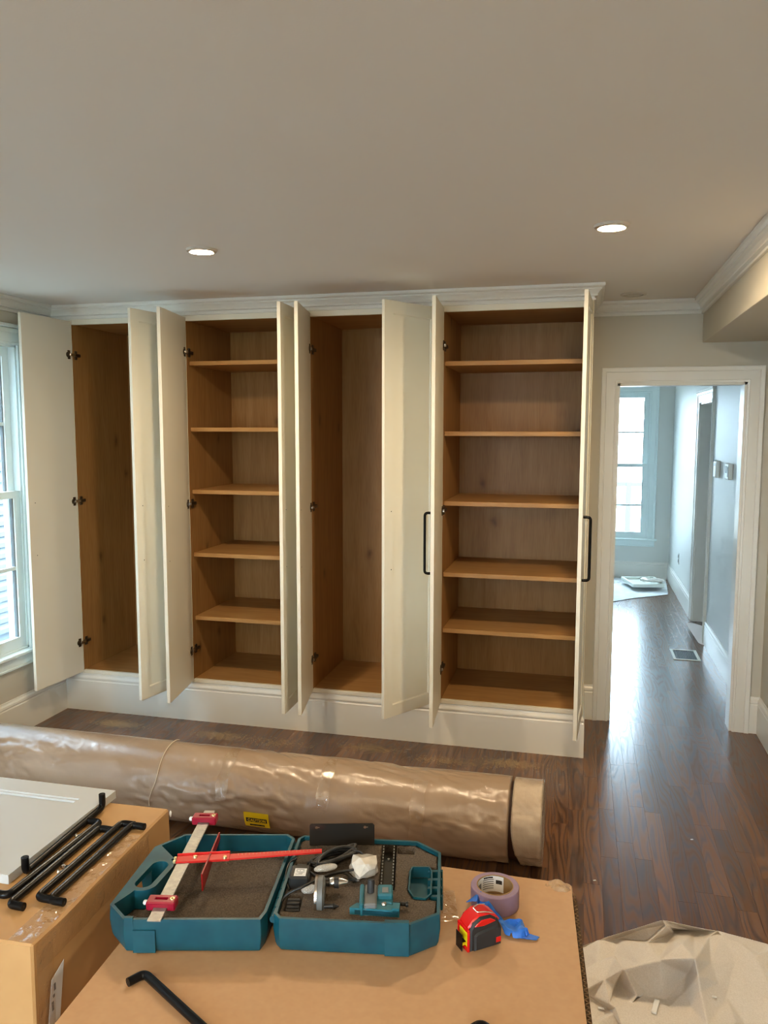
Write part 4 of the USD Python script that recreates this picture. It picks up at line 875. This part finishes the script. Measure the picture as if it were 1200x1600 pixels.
lz.part('cone', along([(0, .031), (.0105, .031), (.009, .038), (.004, .049), (0, .0515)], nc, gX), 'bright_steel')
lz.part('spindle', along([(0, .01), (.0045, .01), (.0045, .028), (.006, .030), (.004, .034), (.0012, .040), (0, .040)], dcen - gY * .028 - [0, 0, .008], gX), 'black_plastic')
# square black pad
pc = np.array(dpad.centroid.coords[0]); t = Thing('rubber_pad', 'square ribbed black pad set in the foam near the case hinge', 'pad', (pc[0], pc[1], FB - .026), YAW)
t.part('block', bx(-.015, .015, -.019, .019, .0005, .022, .002), 'black_rubber', local=True)
for k in range(3): t.part('rib', bx(-.013, .013, -.014 + k * .012, -.007 + k * .012, .0222, .0255, .001), 'black_rubber', local=True)
# black slotted rail
r0, r1 = np.array([*P2(608, 1322, FB), 0]), np.array([*P2(604, 1390, FB), 0]); rd = (r0 - r1) / np.linalg.norm(r0 - r1); rn = np.array([rd[1], -rd[0], 0]); rL = np.linalg.norm(r0 - r1)
rail = Thing('slotted_rail', 'black slotted metal rail lying in the foam behind the teal device', 'rail', (*r1[:2], FB - .025))
def rb(s0, s1, t0, t1, z0, z1): return hull([r1 + rd * s + rn * t + [0, 0, z] for s in (s0, s1) for t in (t0, t1) for z in (z0, z1)])
rail.part('channel', [rb(0, rL, -.010, .010, FB - .0255, FB - .016), rb(0, rL, -.014, -.010, FB - .0255, FB + .002), rb(0, rL, .010, .014, FB - .0255, FB + .002)], 'black_gloss')
for k in range(14):
    s = rL * (k + .3) / 14
    for t0 in (-.0135, .0105): rail.part('tooth', rb(s, s + .005, t0, t0 + .003, FB + .002, FB + .0032), 'grey_plastic', smooth=False)
rail.part('bolt', along([(0, 0), (.004, 0), (.003, .003), (0, .003)], r1 + rd * rL * .82 + [0, 0, FB - .016], (0.01, 0, 1), 12), 'bright_steel')
# teal clamp device: body with a dark roller and a long foot
def pbox(px0, px1, py0, py1, z0, z1, b=.003, zr=None):
    a, b_, c, d = (np.array(P2(px, py, z1 if zr is None else zr)) for px, py in ((px0, py0), (px1, py0), (px1, py1), (px0, py1)))
    cen = (a + b_ + c + d) / 4; w = (np.linalg.norm(b_ - a) + np.linalg.norm(c - d)) / 4; l = (np.linalg.norm(d - a) + np.linalg.norm(c - b_)) / 4
    m = bx(-w, w, -l, l, z0, z1, b); m = rotz(m, YAW); m.apply_translation((*cen, 0)); return m
dc = P2(590, 1395, FB + .02); dev = Thing('clamp_tool', 'teal clamp tool with a grey roller and long foot in the teal case', 'tool', (*dc, FB - .01))
zt = FB + .026
dev.part('body', [pbox(562, 569, 1380, 1412, FB - .004, zt), pbox(590, 614, 1381, 1398, FB - .004, zt), pbox(562, 614, 1400, 1412, FB - .004, zt - .010)], 'teal_device')
dev.part('roller', pbox(569, 589, 1381, 1413, FB - .004, zt - .002, .003), 'grey_plastic')
dev.part('knob', along([(0, 0), (.0075, 0), (.0075, .022), (.006, .026), (0, .027)], (*P2(579, 1392, zt), zt - .004), (0, .25, 1)), 'black_rubber')
dev.part('button', pbox(597, 607, 1386, 1394, zt, zt + .0015, .0007), 'grey_plastic')
dev.part('screw', along([(0, 0), (.006, 0), (.005, .004), (.002, .006), (0, .006)], (*P2(600, 1410, FB + .02), FB + .015), (0, -.4, 1), 14), 'bright_steel')
f0, f1 = Q(547, 1416, FB + .014), Q(624, 1421, FB + .014); fv = (f1 - f0) / np.linalg.norm(f1 - f0); fn = np.array([-fv[1], fv[0], 0]); fL = np.linalg.norm(f1 - f0)
def fb(s0, s1, t0, t1, z0, z1, ch=0): return hull([f0 + fv * s + fn * t + [0, 0, z - f0[2]] for s in (s0, s1) for t in (t0, t1) for z in (z0, z1)])
dev.part('foot', [hull([f0 + fv * s + fn * t + [0, 0, z - f0[2]] for s, t in ((0, -.004), (.012, .012), (fL, .012), (fL, -.006), (0, -.006)) for z in (FB + .001, FB + .015)])], 'teal_device')
dev.part('foot_pad', fb(.010, fL - .002, -.0075, -.0055, FB + .003, FB + .011), 'teal_dark')
dev.part('foot_lug', fb(fL - .014, fL, -.006, .014, FB + .010, FB + .019), 'teal_device')
s0 = np.array([*P2(614, 1410, FB + .012), FB + .010]); dev.part('threaded_rod', along([(0, 0), *[(.0042 if k % 2 else .0034, k * .0018) for k in range(1, 15)], (.0055, .0262), (.0055, .031), (0, .031)], s0, fv, 14), 'black_plastic')

# ------------------------------------------------------------------ hardware drilling jig across the lid
jz = RZ + .004; j0, j1 = Q(328, 1268, jz + .010), Q(240, 1441, jz - .002); jv = (j0 - j1) / np.linalg.norm(j0 - j1); jn = np.cross(jv, [0, 0, 1.]); jn /= np.linalg.norm(jn); ju = np.cross(jn, jv); jL = np.linalg.norm(j0 - j1)
jig = Thing('drilling_jig', 'aluminium ruler jig with crimson blocks and a red cross arm lying over the case lid', 'drilling jig', tuple((j0 + j1) / 2))
def jb(s0, s1, t0, t1, u0, u1, b=.0): 
    m = bx(t0, t1, s0, s1, u0, u1, b); return frame_to(m, j1, jn, jv, ju)
jp = jig.part('ruler', jb(0, jL, -.0135, .0135, 0, .003, .0008), 'aluminium')
for k in range(1, int(jL / .01)):
    w = .010 if k % 5 == 0 else .005; jig.part('ruler_mark', jb(k * .01, k * .01 + .0007, .0130 - w, .0130, .003, .00315), 'grey_ink', parent=jp, smooth=False)
def s_of(px, py): p = Q(px, py, jz); return (p - j1) @ jv
def block(px, py):
    s = s_of(px, py); b = man(jb(s - .014, s + .014, -.029, .029, -.0045, .0145, .0025)) - man(jb(s - .004, s + .004, -.014, .012, -.01, .02)) - man(jb(s - .03, s + .03, -.0142, .0142, -.0008, .0036))
    p = jig.part('clamp_block', b, 'crimson_plastic')
    jig.part('thumb_screw', along([(0, 0), (.005, .001), (.005, .007), (.003, .009), (0, .009)], j1 + jv * s - jn * .029 + ju * .005, -jn, 14), 'white_label', parent=p)
    jig.part('bushing', along([(.0022, 0), (.005, 0), (.0045, .0015), (.0022, .0015)], j1 + jv * s + jn * .021 + ju * .0145, ju, 16), 'brass_bit', parent=p)
block(320, 1288); block(258, 1414)
c0, c1 = Q(276, 1346, jz + .004), Q(503, 1333, jz + .004); cv = (c1 - c0); cL = np.linalg.norm(cv); cv /= cL; cn = np.cross(cv, [0, 0, 1.]); cn = -cn / np.linalg.norm(cn)
def cbx(s0, s1, t0, t1, u0, u1, b=0): return frame_to(bx(s0, s1, t0, t1, u0, u1, b), c0, cv, cn, np.cross(cv, cn))
ca = jig.part('cross_arm', [cbx(0, .115, -.013, .013, .0005, .006, .001), hull([cbx(.10, .10 + .001, -.010, .012, .0005, .004), cbx(cL - .001, cL, -.004, .012, .0005, .004)] and [p for m in (cbx(.10, .101, -.010, .012, .0005, .004), cbx(cL - .001, cL, -.002, .012, .0005, .004)) for p in m.vertices])], 'red_anodised')
for k in range(1, int((cL - .13) / .008)): jig.part('ruler_mark', cbx(.125 + k * .008, .1256 + k * .008, .004, .011, .004, .0042), 'brass_bit', parent=ca, smooth=False)
jig.part('arm_rail', cbx(.0, .115, .013, .016, .0005, .010, .0008), 'red_anodised', parent=ca)
for t in (-.007, .007): jig.part('thumb_screw', along([(0, 0), (.0042, .001), (.0042, .006), (0, .008)], c0 + cn * t + [0, 0, .003], -cv, 12), 'brass_bit', parent=ca)
for s, t in ((.040, .001), (.105, -.008)): jig.part('knob', along([(0, 0), (.005, 0), (.004, .004), (0, .004)], c0 + cv * s + cn * t + [0, 0, .006], (0, 0.01, 1), 14), 'brass_bit', parent=ca)
g0, g1 = Q(343, 1300, jz + .012), Q(315, 1366, jz + .012); gv = (g1 - g0); gL = np.linalg.norm(gv); gv /= gL; gn = np.cross(gv, [0, 0, 1.]); gn /= np.linalg.norm(gn)
jig.part('stop_plate', hull([g0 + gv * s + gn * t + [0, 0, z] for t in (-.0016, .0016) for s, z in ((0, 0), (0, -.016), (gL, 0), (gL * .98, -.040))]), 'stop_red', label='upright red stop plate')

# ------------------------------------------------------------------ tape roll, tape measure, blue tape
tc = (Q(738, 1372, BZ + .046) + Q(810, 1390, BZ + .046)) / 2; tR = .052; tH = .043
tr = Thing('tape_roll', 'roll of purple painters tape lying flat on the big cardboard box', 'tape', (tc[0], tc[1], BZ))
o = (tc[0], tc[1], BZ)
tr.part('tape', lathe([(.0395, .0005), (tR - .001, .0005), (tR, .0015), (tR, tH - .0015), (tR - .001, tH), (.0395, tH)], 56, o), 'purple_tape')
tr.part('core', lathe([(.0375, .0003), (.0396, .0003), (.0396, tH + .0006), (.0375, tH + .0006)], 56, o), 'roll_core')
def core_patch(a0, a1, z0, z1, r=.0373):
    n = max(2, int((a1 - a0) / .08)); v = []
    for i in range(n + 1):
        a = a0 + (a1 - a0) * i / n
        for z in (z0, z1): v.append((o[0] + r * math.cos(a), o[1] + r * math.sin(a), o[2] + z))
    f = [q for i in range(n) for q in ([2 * i, 2 * i + 1, 2 * i + 3], [2 * i, 2 * i + 3, 2 * i + 2])]
    return trimesh.Trimesh(v, f, process=False)
lp = tr.part('core_label', core_patch(1.15, 3.5, .006, .042), 'white_label', label='white printed core label')
for k in range(5): tr.part('printed_line', core_patch(1.75, 2.45, .033 - k * .005, .0352 - k * .005, .0371), 'grey_ink', parent=lp)
tr.part('printed_line', core_patch(1.80, 2.4, .0370, .0405, .0371), 'label_ink', parent=lp); tr.part('printed_line', core_patch(1.25, 1.62, .024, .033, .0371), 'label_ink', parent=lp)
tr.part('printed_line', core_patch(2.6, 3.3, .012, .031, .0371), 'grey_ink', parent=lp)
tr.part('printed_line', core_patch(1.15, 2.0, .0423, .0424, .0372), 'purple_tape', parent=lp)

# tape measure: x along its thickness-to-the-mouth axis
mo = Q(748, 1478, BZ); ang = math.radians(38); tm = Thing('tape_measure', 'red and black tape measure with a yellow blade standing on the cardboard box', 'tape measure', (mo[0], mo[1] + .012, BZ), ang)
Wm, Lm, Hm = .072, .046, .070                              # width in x, depth in y, height
side = Polygon([(-.036, 0), (.034, 0), (.038, .006), (.038, .036), (.030, .056), (.012, .068), (-.012, .069), (-.028, .060), (-.036, .046)]).buffer(.003).buffer(-.0015)
def slab_xz(poly, y0, y1, inset=.004):
    r = lambda d, y: [(x, y, z) for x, z in poly.buffer(-d).exterior.coords]; e = inset
    return hull(r(e, y0) + r(0, y0 + e) + r(0, y1 - e) + r(e, y1))
tm.part('case_body', slab_xz(side.buffer(-.0025), -.023, .023), 'black_rubber', local=True)
redp = side.intersection(Polygon([(-.033, .072), (-.033, .048), (-.012, .046), (.004, .044), (.016, .052), (.034, .050), (.034, .075)]))
tm.part('red_shell', slab_xz(Polygon([(-.036, .045), (-.0365, .051), (-.027, .0625), (-.012, .0708), (.012, .0700), (.028, .0605), (.036, .050), (.030, .047), (-.004, .042)]), -.0245, .0245, .009), 'red_plastic', local=True, label='glossy red top shell')
tm.part('side_grip', slab_xz(Polygon([(-.026, .002), (.036, .002), (.036, .036), (.028, .046), (.012, .044), (-.004, .039), (-.020, .040), (-.027, .034)]), -.0265, .0265), 'black_rubber', local=True, label='black rubber side grip')
tm.part('front_frame', [bx(-.0395, -.034, -.021, -.018, .001, .046, .001), bx(-.0395, -.034, .018, .021, .001, .046, .001), bx(-.0395, -.034, -.021, .021, .040, .047, .0015), bx(-.0395, -.034, -.021, .021, .0005, .008, .0015)], 'red_plastic', local=True, label='red mouth frame')
tm.part('blade', hull([(-.046, y, z) for y, z in ((-.013, .017), (.013, .017), (-.009, .010), (.009, .010))] + [(-.030, y, z) for y, z in ((-.013, .0175), (.013, .0175), (-.009, .0105), (.009, .0105))]), 'yellow_tape', local=True, label='yellow blade')
tm.part('blade_front', bx(-.0375, -.0345, -.0165, .0165, .009, .038, .001), 'yellow_tape', local=True, label='yellow coiled blade in the mouth')
tm.part('hook', [bx(-.0475, -.0460, -.012, .012, -.0 + .0005, .034, .0005), bx(-.0460, -.034, -.010, .010, .0176, .0188, .0004)], 'black_metal', local=True, label='black end hook')
tm.part('belt_clip', tube(round_path([(.020, .016, .0665), (.004, .014, .0718), (-.012, .008, .0715), (-.012, -.008, .0715), (.004, -.014, .0718), (.020, -.016, .0665)], .004, 4), .0013, 8), 'bright_steel', local=True)
tm.part('side_badge', bx(.022, .033, -.0272, -.0262, .010, .021, .0004), 'red_plastic', local=True, label='small red side badge')
# crumpled strip of blue painter's tape
bk = [(728, 1411, .022), (751, 1393, .042), (764, 1407, .038), (787, 1439, .018), (801, 1436, .020), (816, 1436, .018), (824, 1451, .018), (843, 1464, .004), (838, 1470, .002), (811, 1467, .004), (789, 1460, .004), (770, 1441, .010), (746, 1425, .012)]
bi = [(745, 1408, .036), (760, 1422, .020), (778, 1441, .020), (803, 1448, .008), (815, 1444, .020), (806, 1456, .014), (825, 1460, .006), (793, 1450, .016)]
BK = np.array([at(px, py, z=BZ + h) for px, py, h in bk + bi]); bpoly = Polygon(BK[:len(bk), :2]).buffer(0); bpoly = bpoly if bpoly.geom_type == 'Polygon' else max(bpoly.geoms, key=lambda q: q.area)
from scipy.interpolate import LinearNDInterpolator, NearestNDInterpolator
BL, BN = LinearNDInterpolator(BK[:, :2], BK[:, 2]), NearestNDInterpolator(BK[:, :2], BK[:, 2])
def bz(x, y):
    z = BL(x, y); z = np.where(np.isnan(z), BN(x, y), z); return np.maximum(z + .007 * (meshkit.fbm(np.c_[x * 70, y * 70, x * 0], 2, 6) - .5), BZ + .0008)
single('blue_tape_strip', sheet(bpoly, .0035, bz, .0006), 'blue_tape', 'crumpled strip of bright blue painters tape beside the purple tape roll', 'tape', smooth=35)

# ------------------------------------------------------------------ canvas drop cloth on the floor at the right
KP = np.array([(108, 215, .02), (210, 170, .05), (320, 165, .045), (450, 110, .09), (580, 58, .16), (622, 97, .13), (640, 114, .05), (760, 116, .035), (900, 122, .055), (1000, 155, .04), (1140, 185, .025), (1200, 200, .02),
    (125, 330, .03), (300, 262, .05), (485, 182, .07), (585, 84, .125), (120, 345, .06), (300, 275, .085), (490, 195, .12), (600, 96, .155), (690, 190, .155),
    (765, 285, .16), (660, 288, .155), (560, 292, .15), (450, 315, .14), (350, 340, .125), (310, 428, .03), (435, 500, .02), (590, 520, .02), (720, 370, .07), (240, 406, .075), (200, 300, .07),
    (120, 380, .065), (300, 430, .062), (430, 497, .058), (400, 540, .045), (305, 568, .05), (270, 540, .052), (130, 463, .05), (128, 482, .018), (268, 572, .012), (330, 675, .01), (170, 675, .015),
    (480, 472, .045), (455, 500, .04), (290, 600, .03), (345, 675, .035), (620, 560, .03), (640, 675, .03), (785, 380, .125), (800, 480, .09), (840, 675, .065), (740, 560, .035), (700, 480, .045),
    (640, 132, .075), (850, 152, .06), (905, 140, .04), (925, 150, .06), (1030, 195, .05), (1140, 248, .035), (1120, 270, .05), (1000, 300, .055), (950, 500, .05), (1200, 450, .04), (1000, 650, .055), (1060, 660, .03), (1200, 675, .035), (860, 300, .085), (900, 420, .07), (1200, 235, .03),
    (110, 800, .02), (400, 800, .02), (640, 800, .03), (840, 800, .05), (1000, 800, .03), (1300, 800, .02), (1300, 450, .03), (1270, 225, .01), (1300, 660, .03), (50, 235, .02), (50, 345, .04), (50, 470, .04), (50, 675, .02), (50, 800, .02)], float)
ct = Delaunay(KP[:, :2]).simplices; cv_ = np.array([at(880 + a / 3.75, 1420 + b / 3.75, z=h) for a, b, h in KP])
cm = trimesh.Trimesh(cv_, ct, process=False).subdivide().subdivide().subdivide().subdivide(); cm.merge_vertices()
cm = trimesh.smoothing.filter_laplacian(cm, lamb=.5, iterations=2) or cm
vv = np.array(cm.vertices); vv[:, 2] += .006 * (meshkit.fbm(vv * 11, 3, 3) - .5) + .0025 * (meshkit.fbm(vv * 40, 2, 5) - .5); vv[:, 0] = np.minimum(vv[:, 0], .958); vv[:, 2] = np.maximum(vv[:, 2], .0022)
ff = np.array(cm.faces); nn_ = np.cross(vv[ff[:, 1]] - vv[ff[:, 0]], vv[ff[:, 2]] - vv[ff[:, 0]]); ff = ff[:, ::-1] if nn_[:, 2].sum() < 0 else ff
e = np.sort(np.vstack([ff[:, [0, 1]], ff[:, [1, 2]], ff[:, [2, 0]]]), 1); u, c = np.unique(e, axis=0, return_counts=True); n = len(vv)
cl3 = trimesh.Trimesh(np.vstack([vv, vv - [0, 0, .002]]), np.vstack([ff, ff[:, ::-1] + n] + [np.array([[i, j, j + n], [i, j + n, i + n]]) for i, j in u[c == 1]]), process=False)
single('canvas_drop_cloth', cl3, 'canvas', 'crumpled beige canvas drop cloth heaped on the floor right of the big box', 'drop cloth', smooth=50)
from scipy.interpolate import LinearNDInterpolator as LND
CI = LND(KP[:, :2], KP[:, 2])
def on_cloth(px, py): return at(px, py, z=float(CI((px - 880) * 3.75, (py - 1420) * 3.75)) + .003)
p = on_cloth(1024, 1574); m = rotz(bx(-.0075, .0075, -.030, .030, 0, .006, .001), -.25); m.apply_translation(p); single('plastic_shim', m, 'white_label', 'small white plastic shim lying on the beige drop cloth', 'shim')
for px, py, lb3 in ((1115, 1558, 'tiny white paper scrap on the right part of the drop cloth'), (939, 1576, 'thin white scrap on the left edge of the drop cloth by the box')):
    p = on_cloth(px, py); m = noisy(bx(-.009, .009, -.004, .004, 0, .003, .0008), .001, 200, 2); m.apply_translation(p); single('paper_scrap', m, 'white_label', lb3, 'scrap')
for px, py, lb3 in ((929, 1376, 'white speck on the dark floor just right of the big box corner'), (1081, 1312, 'white speck on the dark floor in front of the doorway')):
    p = at(px, py, z=.0005); m = bx(-.006, .006, -.003, .003, 0, .002, .0006); m = rotz(m, .4); m.apply_translation(p); single('paper_scrap', m, 'white_label', lb3, 'scrap')
